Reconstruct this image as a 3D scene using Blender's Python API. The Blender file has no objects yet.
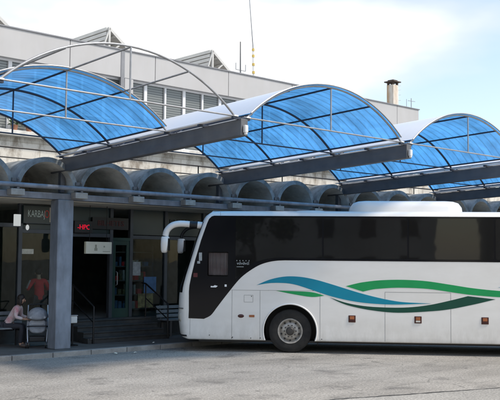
import bpy, bmesh, math, random
from mathutils import Vector, Matrix
random.seed(7)
S = bpy.context.scene
COL = S.collection
R = math.radians
PI = math.pi

# ------------------------------------------------------------------ materials
def new_mat(name):
    m = bpy.data.materials.new(name); m.use_nodes = True
    nt = m.node_tree; nt.nodes.clear()
    out = nt.nodes.new('ShaderNodeOutputMaterial')
    return m, nt, out

def coords(nt, scale=(1, 1, 1), rnd=True):
    tc = nt.nodes.new('ShaderNodeTexCoord'); mp = nt.nodes.new('ShaderNodeMapping')
    mp.inputs['Scale'].default_value = scale
    nt.links.new(tc.outputs['Object'], mp.inputs['Vector'])
    if rnd:
        oi = nt.nodes.new('ShaderNodeObjectInfo'); mu = nt.nodes.new('ShaderNodeMath'); mu.operation = 'MULTIPLY'
        mu.inputs[1].default_value = 37.0
        nt.links.new(oi.outputs['Random'], mu.inputs[0]); nt.links.new(mu.outputs[0], mp.inputs['Location'])
    return mp.outputs['Vector']

def noise(nt, vec, scale, detail=4, rough=.55):
    n = nt.nodes.new('ShaderNodeTexNoise'); n.inputs['Scale'].default_value = scale
    n.inputs['Detail'].default_value = detail; n.inputs['Roughness'].default_value = rough
    nt.links.new(vec, n.inputs['Vector']); return n.outputs['Fac']

def ramp(nt, fac, stops):
    r = nt.nodes.new('ShaderNodeValToRGB'); e = r.color_ramp.elements
    while len(e) < len(stops): e.new(.5)
    for i, (p, c) in enumerate(stops):
        e[i].position = p; e[i].color = (c, c, c, 1) if not isinstance(c, tuple) else (*c, 1)
    nt.links.new(fac, r.inputs['Fac']); return r.outputs['Color']

def mixc(nt, fac, a, b, mode='MIX'):
    m = nt.nodes.new('ShaderNodeMix'); m.data_type = 'RGBA'; m.blend_type = mode
    for sock, v in ((m.inputs['Factor'], fac), (m.inputs['A'], a), (m.inputs['B'], b)):
        if isinstance(v, tuple): sock.default_value = (*v, 1)
        elif isinstance(v, (int, float)): sock.default_value = v
        else: nt.links.new(v, sock)
    return m.outputs['Result']
# ShaderNodeMix has several sockets of the same name: pick the RGBA ones
def mixc(nt, fac, a, b, mode='MIX'):
    m = nt.nodes.new('ShaderNodeMix'); m.data_type = 'RGBA'; m.blend_type = mode
    for sock, v in ((m.inputs[0], fac), (m.inputs[6], a), (m.inputs[7], b)):
        if isinstance(v, tuple): sock.default_value = (*v, 1)
        elif isinstance(v, (int, float)): sock.default_value = v
        else: nt.links.new(v, sock)
    return m.outputs[2]

def pbr(name, col, rough=.6, metal=0, var=.12, vscale=3, dirt=None, dirt_amt=.4, dscale=(1, 1, 1), dfreq=1.5, bump=0, bscale=60, coat=0, spec=None, fine=0):
    m, nt, out = new_mat(name)
    b = nt.nodes.new('ShaderNodeBsdfPrincipled')
    v = coords(nt)
    f = noise(nt, v, vscale)
    lo = tuple(c * (1 - var) for c in col); hi = tuple(min(1, c * (1 + var)) for c in col)
    c = ramp(nt, f, [(.3, lo), (.7, hi)])
    if fine:
        f2 = noise(nt, v, bscale, 3, .7)
        c = mixc(nt, 1.0, c, ramp(nt, f2, [(.3, 1 - fine), (.7, 1 + fine * .6)]), 'MULTIPLY')
    if dirt:
        vd = coords(nt, dscale)
        fd = ramp(nt, noise(nt, vd, dfreq, 6, .65), [(.42, 0.0), (.68, dirt_amt)])
        c = mixc(nt, fd, c, dirt)
    nt.links.new(c, b.inputs['Base Color'])
    b.inputs['Roughness'].default_value = rough; b.inputs['Metallic'].default_value = metal
    if coat: b.inputs['Coat Weight'].default_value = coat; b.inputs['Coat Roughness'].default_value = .06
    if spec is not None: b.inputs['Specular IOR Level'].default_value = spec
    if bump:
        bp = nt.nodes.new('ShaderNodeBump'); bp.inputs['Strength'].default_value = bump; bp.inputs['Distance'].default_value = .01
        nt.links.new(noise(nt, v, bscale, 4, .7), bp.inputs['Height']); nt.links.new(bp.outputs['Normal'], b.inputs['Normal'])
    nt.links.new(b.outputs[0], out.inputs['Surface'])
    return m

M = {}
M['bus_white'] = pbr('bus_white', (.79, .775, .75), .28, var=.025, vscale=1.2, dirt=(.50, .46, .40), dirt_amt=.22, dscale=(.5, 1, 1.6), dfreq=1.2, coat=.3)
def body_mat():
    m = pbr('coach_body', (.79, .77, .735), .28, var=.02, vscale=1.2, dirt=(.50, .46, .40), dirt_amt=.2, dscale=(.5, 1, 1.6), dfreq=1.2, coat=.3)
    nt = m.node_tree; b = [n for n in nt.nodes if n.type == 'BSDF_PRINCIPLED'][0]; src = b.inputs['Base Color'].links[0].from_socket
    tc = nt.nodes.new('ShaderNodeTexCoord'); sp = nt.nodes.new('ShaderNodeSeparateXYZ'); nt.links.new(tc.outputs['Object'], sp.inputs[0])
    h = nt.nodes.new('ShaderNodeMapRange'); h.inputs[1].default_value = .28; h.inputs[2].default_value = .95; h.inputs[3].default_value = .42; h.inputs[4].default_value = 0.0
    nt.links.new(sp.outputs['Z'], h.inputs[0])
    mp = nt.nodes.new('ShaderNodeMapping'); mp.inputs['Scale'].default_value = (2.2, 1, .9); nt.links.new(tc.outputs['Object'], mp.inputs[0])
    f = ramp(nt, noise(nt, mp.outputs[0], 2.4, 7, .7), [(.36, .15), (.66, 1.0)])
    mu = nt.nodes.new('ShaderNodeMath'); mu.operation = 'MULTIPLY'; nt.links.new(h.outputs[0], mu.inputs[0]); nt.links.new(f, mu.inputs[1])
    nt.links.new(mixc(nt, mu.outputs[0], src, (.36, .33, .28)), b.inputs['Base Color'])
    bp = nt.nodes.new('ShaderNodeBump'); bp.inputs['Strength'].default_value = .06; bp.inputs['Distance'].default_value = .05
    nt.links.new(noise(nt, tc.outputs['Object'], 1.1, 1), bp.inputs['Height']); nt.links.new(bp.outputs[0], b.inputs['Normal'])
    return m
M['bus_body'] = body_mat()
M['bus_black'] = pbr('bus_black', (.006, .006, .008), .10, var=.1, spec=.28)
M['trim_black'] = pbr('trim_black', (.012, .012, .013), .5)
M['rubber'] = pbr('rubber', (.012, .0115, .011), .85, var=.3, vscale=12, dirt=(.09, .08, .07), dirt_amt=.18, dfreq=4)
M['rim'] = pbr('rim', (.42, .40, .37), .45, .35, var=.2, vscale=14, dirt=(.2, .17, .13), dirt_amt=.6, dfreq=9)
M['rim_dark'] = pbr('rim_dark', (.05, .047, .045), .55, .3)
M['teal'] = pbr('teal', (.004, .23, .34), .42, var=.05, spec=.3)
M['green'] = pbr('green', (.012, .30, .09), .42, var=.05, spec=.3)
M['dark_green'] = pbr('dark_green', (.008, .066, .043), .42, var=.05, spec=.3)
M['white_line'] = pbr('white_line', (.85, .85, .84), .35, var=.02)
M['seam'] = pbr('seam', (.19, .185, .18), .7)
M['marker_red'] = pbr('marker_red', (.055, .012, .010), .3)
M['marker_orange'] = pbr('marker_orange', (.34, .11, .04), .3)
M['lamp_clear'] = pbr('lamp_clear', (.6, .58, .52), .15)
M['curtain'] = pbr('curtain', (.42, .42, .43), .9, var=.2, vscale=9, dirt=(.26, .17, .17), dirt_amt=.6, dfreq=4.5)
M['steel_dark'] = pbr('steel_dark', (.102, .108, .120), .5, .2, var=.15, dirt=(.18, .15, .125), dirt_amt=.28, dscale=(2.5, .5, 2.5), dfreq=4)
M['steel_shaded'] = pbr('steel_shaded', (.035, .045, .07), .5, .2, var=.1)  # dark copy of the rib metal, with the shade under the sheet in its colour
M['alu'] = pbr('alu', (.34, .35, .37), .42, .45, var=.1, vscale=8, dirt=(.2, .19, .18), dirt_amt=.4, dfreq=5)
M['cap_white'] = pbr('cap_white', (.72, .72, .72), .5)
M['blue_grey'] = pbr('blue_grey', (.22, .245, .29), .62, var=.15, vscale=2.5, dirt=(.07, .075, .08), dirt_amt=.55, dscale=(1.5, 1.5, .4), dfreq=2.2, bump=.15)
M['vault_out'] = pbr('vault_out', (.25, .27, .28), .7, var=.2, vscale=3, dirt=(.06, .068, .06), dirt_amt=.8, dscale=(1, 1, .7), dfreq=2.6, bump=.3, bscale=40)
M['vault_in'] = pbr('vault_in', (.70, .68, .61), .8, var=.12, vscale=2.5, dirt=(.25, .23, .2), dirt_amt=.7, dscale=(1, .5, 1), dfreq=2.0, bump=.2)
M['corbel'] = pbr('corbel', (.34, .33, .31), .8, var=.15, vscale=8, dirt=(.22, .2, .18), dirt_amt=.6, dfreq=6)
M['soffit'] = pbr('soffit', (.62, .58, .49), .8, var=.1, dirt=(.15, .14, .12), dirt_amt=.4)
M['panel'] = pbr('panel', (.42, .41, .405), .5, .0, var=.05, vscale=.9, dirt=(.38, .36, .34), dirt_amt=.35, dscale=(1.5, 1.5, .25), dfreq=2)
M['coping'] = pbr('coping', (.22, .22, .23), .5, .3)
M['frame_white'] = pbr('frame_white', (.66, .66, .67), .5, var=.05)
M['ledge'] = pbr('ledge', (.66, .64, .60), .75, var=.1, dirt=(.3, .27, .22), dirt_amt=.5, dscale=(2, 2, .5))
M['roof'] = pbr('roof', (.3, .29, .28), .9)
M['rack'] = pbr('rack', (.55, .54, .52), .5, .1, var=.1)
M['rack_slat'] = pbr('rack_slat', (.62, .61, .58), .5, var=.08)
M['chimney'] = pbr('chimney', (.68, .65, .60), .85, var=.1, dirt=(.42, .26, .12), dirt_amt=.9, dscale=(2.5, 2.5, .35), dfreq=1.6, bump=.3)
M['rust'] = pbr('rust', (.07, .05, .04), .8, var=.3)
M['mast_red'] = pbr('mast_red', (.62, .45, .12), .6)
M['mast'] = pbr('mast', (.30, .31, .33), .5, .4)
M['frame_dark'] = pbr('frame_dark', (.065, .075, .09), .45, .3, var=.15)
M['frame_green'] = pbr('frame_green', (.012, .05, .042), .4, .1)
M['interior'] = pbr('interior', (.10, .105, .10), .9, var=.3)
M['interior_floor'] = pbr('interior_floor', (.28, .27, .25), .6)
M['step'] = pbr('step', (.04, .039, .038), .75, var=.25, vscale=6, bump=.2)
M['rail_black'] = pbr('rail_black', (.012, .012, .013), .4, .3)
M['sign_dark'] = pbr('sign_dark', (.012, .03, .032), .35)
M['sign_letter'] = pbr('sign_letter', (.55, .66, .66), .5)
M['sign_red'] = pbr('sign_red', (.55, .06, .05), .5)
M['sign_pale'] = pbr('sign_pale', (.45, .41, .36), .5, var=.2, vscale=8)
M['cream'] = pbr('cream', (.82, .80, .66), .5, var=.05, vscale=5)
M['cream_text'] = pbr('cream_text', (.40, .39, .30), .6)
M['paper'] = pbr('paper', (.62, .61, .52), .7, var=.15, vscale=14)
M['paper_grey'] = pbr('paper_grey', (.36, .38, .38), .7, var=.25, vscale=14)
M['poster_blue'] = pbr('poster_blue', (.06, .15, .30), .6, var=.3, vscale=5)
M['poster_olive'] = pbr('poster_olive', (.13, .125, .05), .6, var=.6, vscale=9)
M['dim_letter'] = pbr('dim_letter', (.11, .12, .125), .6)
M['dim_red'] = pbr('dim_red', (.10, .014, .016), .6)
M['bench'] = pbr('bench', (.17, .18, .19), .6, var=.15, vscale=9)
M['bench_leg'] = pbr('bench_leg', (.05, .05, .055), .5, .3)
M['skin'] = pbr('skin', (.50, .30, .21), .55, var=.06)
M['hair'] = pbr('hair', (.018, .013, .011), .55, var=.3, vscale=30)
M['shirt_white'] = pbr('shirt_white', (.68, .60, .60), .85, var=.06, vscale=8, dirt=(.50, .07, .10), dirt_amt=.8, dfreq=3.4)
M['trousers'] = pbr('trousers', (.025, .026, .034), .85, var=.2)
M['shoe'] = pbr('shoe', (.10, .07, .06), .6)
M['jacket_red'] = pbr('jacket_red', (.66, .03, .04), .75, var=.2, vscale=9)
M['stripe_grey'] = pbr('stripe_grey', (.40, .36, .37), .75)
M['eye'] = pbr('eye', (.02, .015, .012), .3)
M['lip'] = pbr('lip', (.38, .14, .12), .5)
M['pram_grey'] = pbr('pram_grey', (.30, .32, .36), .85, var=.18, vscale=14)
M['pram_pale'] = pbr('pram_pale', (.50, .52, .56), .8, var=.1)
M['pram_frame'] = pbr('pram_frame', (.62, .63, .66), .35, .4)
M['plastic_black'] = pbr('plastic_black', (.02, .02, .022), .5)
M['leaf'] = pbr('leaf', (.05, .10, .03), .6, var=.4, vscale=20)
M['terracotta'] = pbr('terracotta', (.32, .15, .09), .8)
M['box_white'] = pbr('box_white', (.62, .61, .58), .5)
M['kerb'] = pbr('kerb', (.30, .285, .265), .85, var=.18, vscale=3, dirt=(.12, .11, .10), dirt_amt=.6, dfreq=2.4, bump=.3, bscale=50, fine=.12)
M['pavement'] = pbr('pavement', (.11, .102, .094), .85, var=.2, vscale=2, dirt=(.06, .056, .052), dirt_amt=.6, dfreq=1.8, bump=.3, bscale=60, fine=.12)

def led_mat():
    m, nt, out = new_mat('led_red')
    e = nt.nodes.new('ShaderNodeEmission'); e.inputs[0].default_value = (1, .02, .06, 1); e.inputs[1].default_value = .40
    nt.links.new(e.outputs[0], out.inputs[0]); return m
M['led'] = led_mat()
def lamp_mat():
    m, nt, out = new_mat('lamp_white')
    e = nt.nodes.new('ShaderNodeEmission'); e.inputs[0].default_value = (.95, 1, 1, 1); e.inputs[1].default_value = .30
    nt.links.new(e.outputs[0], out.inputs[0]); return m
M['lamp'] = lamp_mat()

def glass_mat(name, tint, refl_rough=.02, clear=.5, base=(.01, .012, .014), ior=1.45):
    m, nt, out = new_mat(name)
    tr = nt.nodes.new('ShaderNodeBsdfTransparent'); tr.inputs[0].default_value = (*tint, 1)
    df = nt.nodes.new('ShaderNodeBsdfDiffuse'); df.inputs[0].default_value = (*base, 1)
    mx = nt.nodes.new('ShaderNodeMixShader'); mx.inputs[0].default_value = clear
    nt.links.new(df.outputs[0], mx.inputs[1]); nt.links.new(tr.outputs[0], mx.inputs[2])
    gl = nt.nodes.new('ShaderNodeBsdfGlossy'); gl.inputs['Roughness'].default_value = refl_rough
    fr = nt.nodes.new('ShaderNodeFresnel'); fr.inputs[0].default_value = ior
    v = coords(nt); bp = nt.nodes.new('ShaderNodeBump'); bp.inputs['Strength'].default_value = .08; bp.inputs['Distance'].default_value = .02
    nt.links.new(noise(nt, v, 1.3, 2), bp.inputs['Height']); nt.links.new(bp.outputs[0], gl.inputs['Normal'])
    m2 = nt.nodes.new('ShaderNodeMixShader')
    nt.links.new(fr.outputs[0], m2.inputs[0]); nt.links.new(mx.outputs[0], m2.inputs[1]); nt.links.new(gl.outputs[0], m2.inputs[2])
    nt.links.new(m2.outputs[0], out.inputs[0]); return m
M['bus_glass'] = glass_mat('bus_glass', (.2, .2, .2), .03, 0.0, (.011, .0105, .010), 1.50)
M['cab_glass'] = glass_mat('cab_glass', (.8, .78, .78), .02, .97, ior=1.25)
M['shop_glass'] = glass_mat('shop_glass', (.84, .92, .91), .01, .95, (.006, .011, .010), 1.25)

def blind_mat():
    m, nt, out = new_mat('window_blind')
    b = nt.nodes.new('ShaderNodeBsdfPrincipled')
    v = coords(nt, rnd=False)
    w = nt.nodes.new('ShaderNodeTexWave'); w.bands_direction = 'Z'; w.inputs['Scale'].default_value = 4.5; w.inputs['Distortion'].default_value = .15
    nt.links.new(v, w.inputs['Vector'])
    c = ramp(nt, w.outputs['Fac'], [(.25, (.10, .108, .108)), (.6, (.21, .222, .215))])
    oi = nt.nodes.new('ShaderNodeObjectInfo')
    c = mixc(nt, 1.0, c, ramp(nt, oi.outputs['Random'], [(0, .55), (1, 1.1)]), 'MULTIPLY')
    nt.links.new(c, b.inputs['Base Color']); b.inputs['Roughness'].default_value = .22
    nt.links.new(b.outputs[0], out.inputs[0]); return m
M['blind'] = blind_mat()

def stained_mat():
    m, nt, out = new_mat('stained_wall')
    b = nt.nodes.new('ShaderNodeBsdfPrincipled'); b.inputs['Roughness'].default_value = .85
    v = coords(nt, (1, 1, .45), False); v2 = coords(nt, (1, 1, 1), False)
    c = ramp(nt, noise(nt, v2, .9, 5), [(.3, (.60, .56, .49)), (.7, (.80, .76, .68))])
    c = mixc(nt, ramp(nt, noise(nt, v, 2.1, 8, .7), [(.46, 0.), (.60, .85)]), c, (.25, .205, .155))
    c = mixc(nt, ramp(nt, noise(nt, v2, 1.5, 6, .7), [(.56, 0.), (.72, .8)]), c, (.13, .115, .10))
    mp = nt.nodes.new('ShaderNodeMapping'); mp.inputs['Rotation'].default_value = (R(90), 0, 0)
    tc = nt.nodes.new('ShaderNodeTexCoord'); nt.links.new(tc.outputs['Object'], mp.inputs[0])
    br = nt.nodes.new('ShaderNodeTexBrick'); br.inputs['Scale'].default_value = 1.0
    br.inputs['Brick Width'].default_value = 1.15; br.inputs['Row Height'].default_value = .86; br.inputs['Mortar Size'].default_value = .018
    br.inputs['Color1'].default_value = (1, 1, 1, 1); br.inputs['Color2'].default_value = (.86, .85, .84, 1); br.inputs['Mortar'].default_value = (.76, .73, .69, 1)
    nt.links.new(mp.outputs[0], br.inputs['Vector'])
    c = mixc(nt, 1.0, c, br.outputs['Color'], 'MULTIPLY')
    nt.links.new(c, b.inputs['Base Color']); nt.links.new(b.outputs[0], out.inputs[0]); return m
M['stained'] = stained_mat()

def canopy_mat():
    m, nt, out = new_mat('blue_polycarbonate')
    v = coords(nt, rnd=True)
    w = nt.nodes.new('ShaderNodeTexWave'); w.bands_direction = 'Y'; w.inputs['Scale'].default_value = 1.5; w.inputs['Distortion'].default_value = .0
    nt.links.new(coords(nt, rnd=False), w.inputs['Vector'])
    vs = coords(nt, (.7, 1.6, 1))
    var = ramp(nt, noise(nt, vs, 1.3, 5, .6), [(.3, .56), (.7, 1.3)])
    wv = ramp(nt, w.outputs['Fac'], [(0, .62), (.14, 1.0), (1, 1.05)])
    tcol = mixc(nt, 1.0, mixc(nt, 1.0, (.070, .300, .67), var, 'MULTIPLY'), wv, 'MULTIPLY')
    tl = nt.nodes.new('ShaderNodeBsdfTranslucent'); nt.links.new(tcol, tl.inputs[0])
    df = nt.nodes.new('ShaderNodeBsdfDiffuse')
    nt.links.new(mixc(nt, 1.0, (.30, .43, .68), var, 'MULTIPLY'), df.inputs[0])
    tr = nt.nodes.new('ShaderNodeBsdfTransparent'); tr.inputs[0].default_value = (.17, .52, .92, 1)
    gl = nt.nodes.new('ShaderNodeBsdfGlossy'); gl.inputs['Roughness'].default_value = .28
    bp = nt.nodes.new('ShaderNodeBump'); bp.inputs['Strength'].default_value = .03; bp.inputs['Distance'].default_value = .02
    nt.links.new(w.outputs['Fac'], bp.inputs['Height'])
    for n in (gl, df): nt.links.new(bp.outputs[0], n.inputs['Normal'])
    a = nt.nodes.new('ShaderNodeMixShader'); a.inputs[0].default_value = .22
    nt.links.new(tl.outputs[0], a.inputs[1]); nt.links.new(df.outputs[0], a.inputs[2])
    b = nt.nodes.new('ShaderNodeMixShader'); b.inputs[0].default_value = .17
    nt.links.new(a.outputs[0], b.inputs[1]); nt.links.new(tr.outputs[0], b.inputs[2])
    # glossy upper skin, strong at grazing angles; below it sun glare painted in with dust
    lw = nt.nodes.new('ShaderNodeLayerWeight'); lw.inputs[0].default_value = .62
    c = nt.nodes.new('ShaderNodeMixShader')
    geo = nt.nodes.new('ShaderNodeNewGeometry')
    inv = nt.nodes.new('ShaderNodeMath'); inv.operation = 'MULTIPLY_ADD'; inv.inputs[1].default_value = -.75; inv.inputs[2].default_value = 1.0
    nt.links.new(geo.outputs['Backfacing'], inv.inputs[0])
    mu = nt.nodes.new('ShaderNodeMath'); mu.operation = 'MULTIPLY'
    nt.links.new(lw.outputs['Facing'], mu.inputs[0]); nt.links.new(inv.outputs[0], mu.inputs[1])
    nt.links.new(mu.outputs[0], c.inputs[0]); nt.links.new(b.outputs[0], c.inputs[1]); nt.links.new(gl.outputs[0], c.inputs[2])
    dust_glare = nt.nodes.new('ShaderNodeBsdfDiffuse'); dust_glare.inputs[0].default_value = (.74, .82, .95, 1)  # whitens only the upper face: sun glare put into the colour along with dust
    dm = nt.nodes.new('ShaderNodeMixShader')
    iv = nt.nodes.new('ShaderNodeMath'); iv.operation = 'MULTIPLY_ADD'; iv.inputs[1].default_value = -.36; iv.inputs[2].default_value = .36
    nt.links.new(geo.outputs['Backfacing'], iv.inputs[0]); nt.links.new(iv.outputs[0], dm.inputs[0])
    nt.links.new(c.outputs[0], dm.inputs[1]); nt.links.new(dust_glare.outputs[0], dm.inputs[2])
    nt.links.new(dm.outputs[0], out.inputs[0]); return m
M['canopy'] = canopy_mat()

def asphalt_mat():
    m, nt, out = new_mat('worn_asphalt')
    b = nt.nodes.new('ShaderNodeBsdfPrincipled'); b.inputs['Roughness'].default_value = .88
    v = coords(nt, rnd=False)
    mp = nt.nodes.new('ShaderNodeMapping'); mp.inputs['Rotation'].default_value = (0, 0, R(38)); mp.inputs['Scale'].default_value = (.35, 1.5, 1)
    tc = nt.nodes.new('ShaderNodeTexCoord'); nt.links.new(tc.outputs['Object'], mp.inputs[0])
    c = ramp(nt, noise(nt, v, .35, 5, .6), [(.3, (.235, .218, .194)), (.7, (.315, .296, .266))])
    c = mixc(nt, 1.0, c, ramp(nt, noise(nt, mp.outputs[0], .8, 6, .65), [(.36, .82), (.6, 1.08)]), 'MULTIPLY')   # tyre-worn bands
    st = ramp(nt, noise(nt, v, 1.1, 6, .6), [(.55, 0.), (.70, .6)])
    c = mixc(nt, st, c, (.065, .061, .056))                                                                        # oil and damp stains
    dr = ramp(nt, noise(nt, v, 5.5, 2, .4), [(.70, 0.), (.76, .65)])
    c = mixc(nt, dr, c, (.045, .042, .039))                                                                        # oil drips
    nz = nt.nodes.new('ShaderNodeTexNoise'); nz.inputs['Scale'].default_value = 1.4; nz.inputs['Detail'].default_value = 5; nt.links.new(v, nz.inputs['Vector'])
    va = nt.nodes.new('ShaderNodeVectorMath'); va.operation = 'MULTIPLY_ADD'; va.inputs[1].default_value = (.9, .9, .9); nt.links.new(nz.outputs['Color'], va.inputs[0]); nt.links.new(v, va.inputs[2])
    ve = nt.nodes.new('ShaderNodeTexVoronoi'); ve.feature = 'DISTANCE_TO_EDGE'; ve.inputs['Scale'].default_value = .42; nt.links.new(va.outputs[0], ve.inputs['Vector'])
    ck = ramp(nt, ve.outputs['Distance'], [(.004, .42), (.010, 0.)])
    ck = mixc(nt, 1.0, ck, ramp(nt, noise(nt, v, .25, 2), [(.47, 0.), (.55, 1.)]), 'MULTIPLY')
    c = mixc(nt, ck, c, (.05, .047, .043))                                                                         # hairline cracks
    g = noise(nt, v, 24, 4, .85)
    c = mixc(nt, 1.0, c, ramp(nt, g, [(.32, .42), (.48, .95), (.70, 1.75)]), 'MULTIPLY')                            # stone grain
    vo = nt.nodes.new('ShaderNodeTexVoronoi'); vo.inputs['Scale'].default_value = 55; nt.links.new(v, vo.inputs['Vector'])
    sp = ramp(nt, vo.outputs['Distance'], [(.06, .32), (.16, 0.)])
    c = mixc(nt, sp, c, (.36, .34, .31))
    nt.links.new(c, b.inputs['Base Color'])
    bp = nt.nodes.new('ShaderNodeBump'); bp.inputs['Strength'].default_value = .5; bp.inputs['Distance'].default_value = .012
    nt.links.new(g, bp.inputs['Height']); nt.links.new(bp.outputs[0], b.inputs['Normal'])
    nt.links.new(b.outputs[0], out.inputs[0]); return m
M['asphalt'] = asphalt_mat()
M['tar'] = pbr('tar', (.045, .043, .04), .8, var=.3, vscale=6, bump=.3)
M['patch'] = pbr('patch', (.31, .295, .268), .88, var=.15, vscale=.8, bump=.5, bscale=26, fine=.55)

# ------------------------------------------------------------------ mesh builder
class G:
    def __init__(self): self.v = []; self.f = []; self.m = []
    def add(self, vs, fs, mi=0):
        o = len(self.v); self.v += [tuple(p) for p in vs]
        for q in fs: self.f.append([o + i for i in q]); self.m.append(mi)
        return self
    def box(self, x0, x1, y0, y1, z0, z1, mi=0):
        vs = [(x, y, z) for z in (z0, z1) for y in (y0, y1) for x in (x0, x1)]
        return self.add(vs, [(0, 2, 3, 1), (4, 5, 7, 6), (0, 1, 5, 4), (2, 6, 7, 3), (0, 4, 6, 2), (1, 3, 7, 5)], mi)
    def bar(self, a, b, w, h, mi=0, up=(0, 0, 1)):
        a = Vector(a); b = Vector(b); d = (b - a).normalized(); u = Vector(up)
        s = d.cross(u)
        if s.length < 1e-4: s = d.cross(Vector((1, 0, 0)))
        s.normalize(); u = s.cross(d).normalized()
        vs = []
        for p in (a, b):
            for i, j in ((-1, -1), (1, -1), (1, 1), (-1, 1)): vs.append(p + s * (i * w / 2) + u * (j * h / 2))
        return self.add(vs, [(3, 2, 1, 0), (4, 5, 6, 7), (0, 1, 5, 4), (1, 2, 6, 5), (2, 3, 7, 6), (3, 0, 4, 7)], mi)
    def tube(self, pts, r, n=8, mi=0, closed=False):
        pts = [Vector(p) for p in pts]; N = len(pts)
        rs = r if isinstance(r, (list, tuple)) else [r] * N
        ref = None; vs = []
        for i, p in enumerate(pts):
            if closed: d = pts[(i + 1) % N] - pts[i - 1]
            else: d = pts[min(i + 1, N - 1)] - pts[max(i - 1, 0)]
            d.normalize()
            if ref is None: ref = Vector((0, 0, 1)) if abs(d.z) < .9 else Vector((1, 0, 0))
            s = d.cross(ref).normalized(); ref = s.cross(d).normalized()
            for k in range(n):
                t = 2 * PI * k / n; vs.append(p + s * (math.cos(t) * rs[i]) + ref * (math.sin(t) * rs[i]))
        fs = []
        for i in range(N if closed else N - 1):
            j = (i + 1) % N
            for k in range(n): fs.append((i * n + k, i * n + (k + 1) % n, j * n + (k + 1) % n, j * n + k))
        if not closed: fs += [tuple(range(n))[::-1], tuple((N - 1) * n + k for k in range(n))]
        return self.add(vs, fs, mi)
    def prism(self, poly, y0, y1, mi=0):          # polygon in x,z extruded along y
        n = len(poly)
        vs = [(x, y0, z) for x, z in poly] + [(x, y1, z) for x, z in poly]
        fs = [tuple(range(n)), tuple(range(2 * n - 1, n - 1, -1))] + [(i, i + n, (i + 1) % n + n, (i + 1) % n) for i in range(n)]
        return self.add(vs, fs, mi)
    def lathe(self, prof, c, axis='y', n=32, mi=0, close=True):  # prof: (radius, offset along axis)
        vs = []; c = Vector(c)
        for r, o in prof:
            for k in range(n):
                t = 2 * PI * k / n; a, b = r * math.cos(t), r * math.sin(t)
                vs.append(c + (Vector((a, o, b)) if axis == 'y' else Vector((o, a, b)) if axis == 'x' else Vector((a, b, o))))
        fs = []
        for i in range(len(prof) - 1):
            for k in range(n): fs.append((i * n + k, i * n + (k + 1) % n, (i + 1) * n + (k + 1) % n, (i + 1) * n + k))
        if close: fs += [tuple(range(n))[::-1], tuple((len(prof) - 1) * n + k for k in range(n))]
        return self.add(vs, fs, mi)
    def ball(self, c, r, n=10, mi=0):
        c = Vector(c); rx, ry, rz = r if isinstance(r, tuple) else (r, r, r)
        prof = [(math.sin(PI * i / n), -math.cos(PI * i / n)) for i in range(1, n)]
        vs = [c + Vector((p * math.cos(2 * PI * k / n) * rx, p * math.sin(2 * PI * k / n) * ry, o * rz)) for p, o in prof for k in range(n)]
        fs = [(i * n + k, i * n + (k + 1) % n, (i + 1) * n + (k + 1) % n, (i + 1) * n + k) for i in range(n - 2) for k in range(n)]
        b = len(vs); vs += [c + Vector((0, 0, -rz)), c + Vector((0, 0, rz))]
        fs += [(b, (k + 1) % n, k) for k in range(n)] + [(b + 1, (n - 2) * n + k, (n - 2) * n + (k + 1) % n) for k in range(n)]
        return self.add(vs, fs, mi)
    def build(self, name, mats, parent=None, bevel=0, smooth=None, fix=True):
        me = bpy.data.meshes.new(name); me.from_pydata(self.v, [], self.f)
        for k in (mats if isinstance(mats, (list, tuple)) else [mats]): me.materials.append(M[k])
        for p, mi in zip(me.polygons, self.m): p.material_index = mi
        if fix:
            bm = bmesh.new(); bm.from_mesh(me); bmesh.ops.recalc_face_normals(bm, faces=bm.faces); bm.to_mesh(me); bm.free()
        if smooth:
            for p in me.polygons: p.use_smooth = True
            me.set_sharp_from_angle(angle=R(smooth))
        o = bpy.data.objects.new(name, me); COL.objects.link(o)
        if parent: o.parent = parent
        if bevel:
            b = o.modifiers.new('bevel', 'BEVEL'); b.width = bevel; b.segments = 2; b.limit_method = 'ANGLE'
        return o

def tag(o, label=None, cat=None, group=None, kind=None):
    if label: o['label'] = label
    if cat: o['category'] = cat
    if group: o['group'] = group
    if kind: o['kind'] = kind
    return o
def empty(name, loc=(0, 0, 0), rz=0):
    o = bpy.data.objects.new(name, None); COL.objects.link(o); o.location = loc; o.rotation_euler = (0, 0, rz); o.empty_display_size = .2
    return o
def kids(o): return [c for c in COL.objects if c.parent == o]
def copy_tree(o, parent=None):
    c = o.copy(); COL.objects.link(c)
    if parent: c.parent = parent
    for ch in kids(o): copy_tree(ch, c)
    return c
def text(name, s, size, mat, parent=None, loc=(0, 0, 0), rot=(PI / 2, 0, 0), depth=.004, align='CENTER', xs=1.0):
    cu = bpy.data.curves.new(name, 'FONT'); cu.body = s; cu.size = size; cu.extrude = depth; cu.align_x = align; cu.align_y = 'CENTER'
    o = bpy.data.objects.new(name, cu); COL.objects.link(o)
    dg = bpy.context.evaluated_depsgraph_get(); me = bpy.data.meshes.new_from_object(o.evaluated_get(dg))
    bpy.data.objects.remove(o); bpy.data.curves.remove(cu)
    me.name = name; me.materials.clear(); me.materials.append(M[mat])
    o = bpy.data.objects.new(name, me); COL.objects.link(o); o.location = loc; o.rotation_euler = rot; o.scale = (xs, 1, 1)
    if parent: o.parent = parent
    return o
def bool_diff(o, cutter):
    md = o.modifiers.new('cut', 'BOOLEAN'); md.operation = 'DIFFERENCE'; md.object = cutter; md.solver = 'EXACT'
    dg = bpy.context.evaluated_depsgraph_get(); me = bpy.data.meshes.new_from_object(o.evaluated_get(dg))
    o.modifiers.clear(); old = o.data; o.data = me; bpy.data.meshes.remove(old)
    me = cutter.data; bpy.data.objects.remove(cutter); bpy.data.meshes.remove(me)
def lerp_tab(tab, z):
    if z <= tab[0][0]: return tab[0][1]
    for (a, b), (c, d) in zip(tab, tab[1:]):
        if z <= c: return b + (d - b) * (z - a) / (c - a)
    return tab[-1][1]
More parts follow.
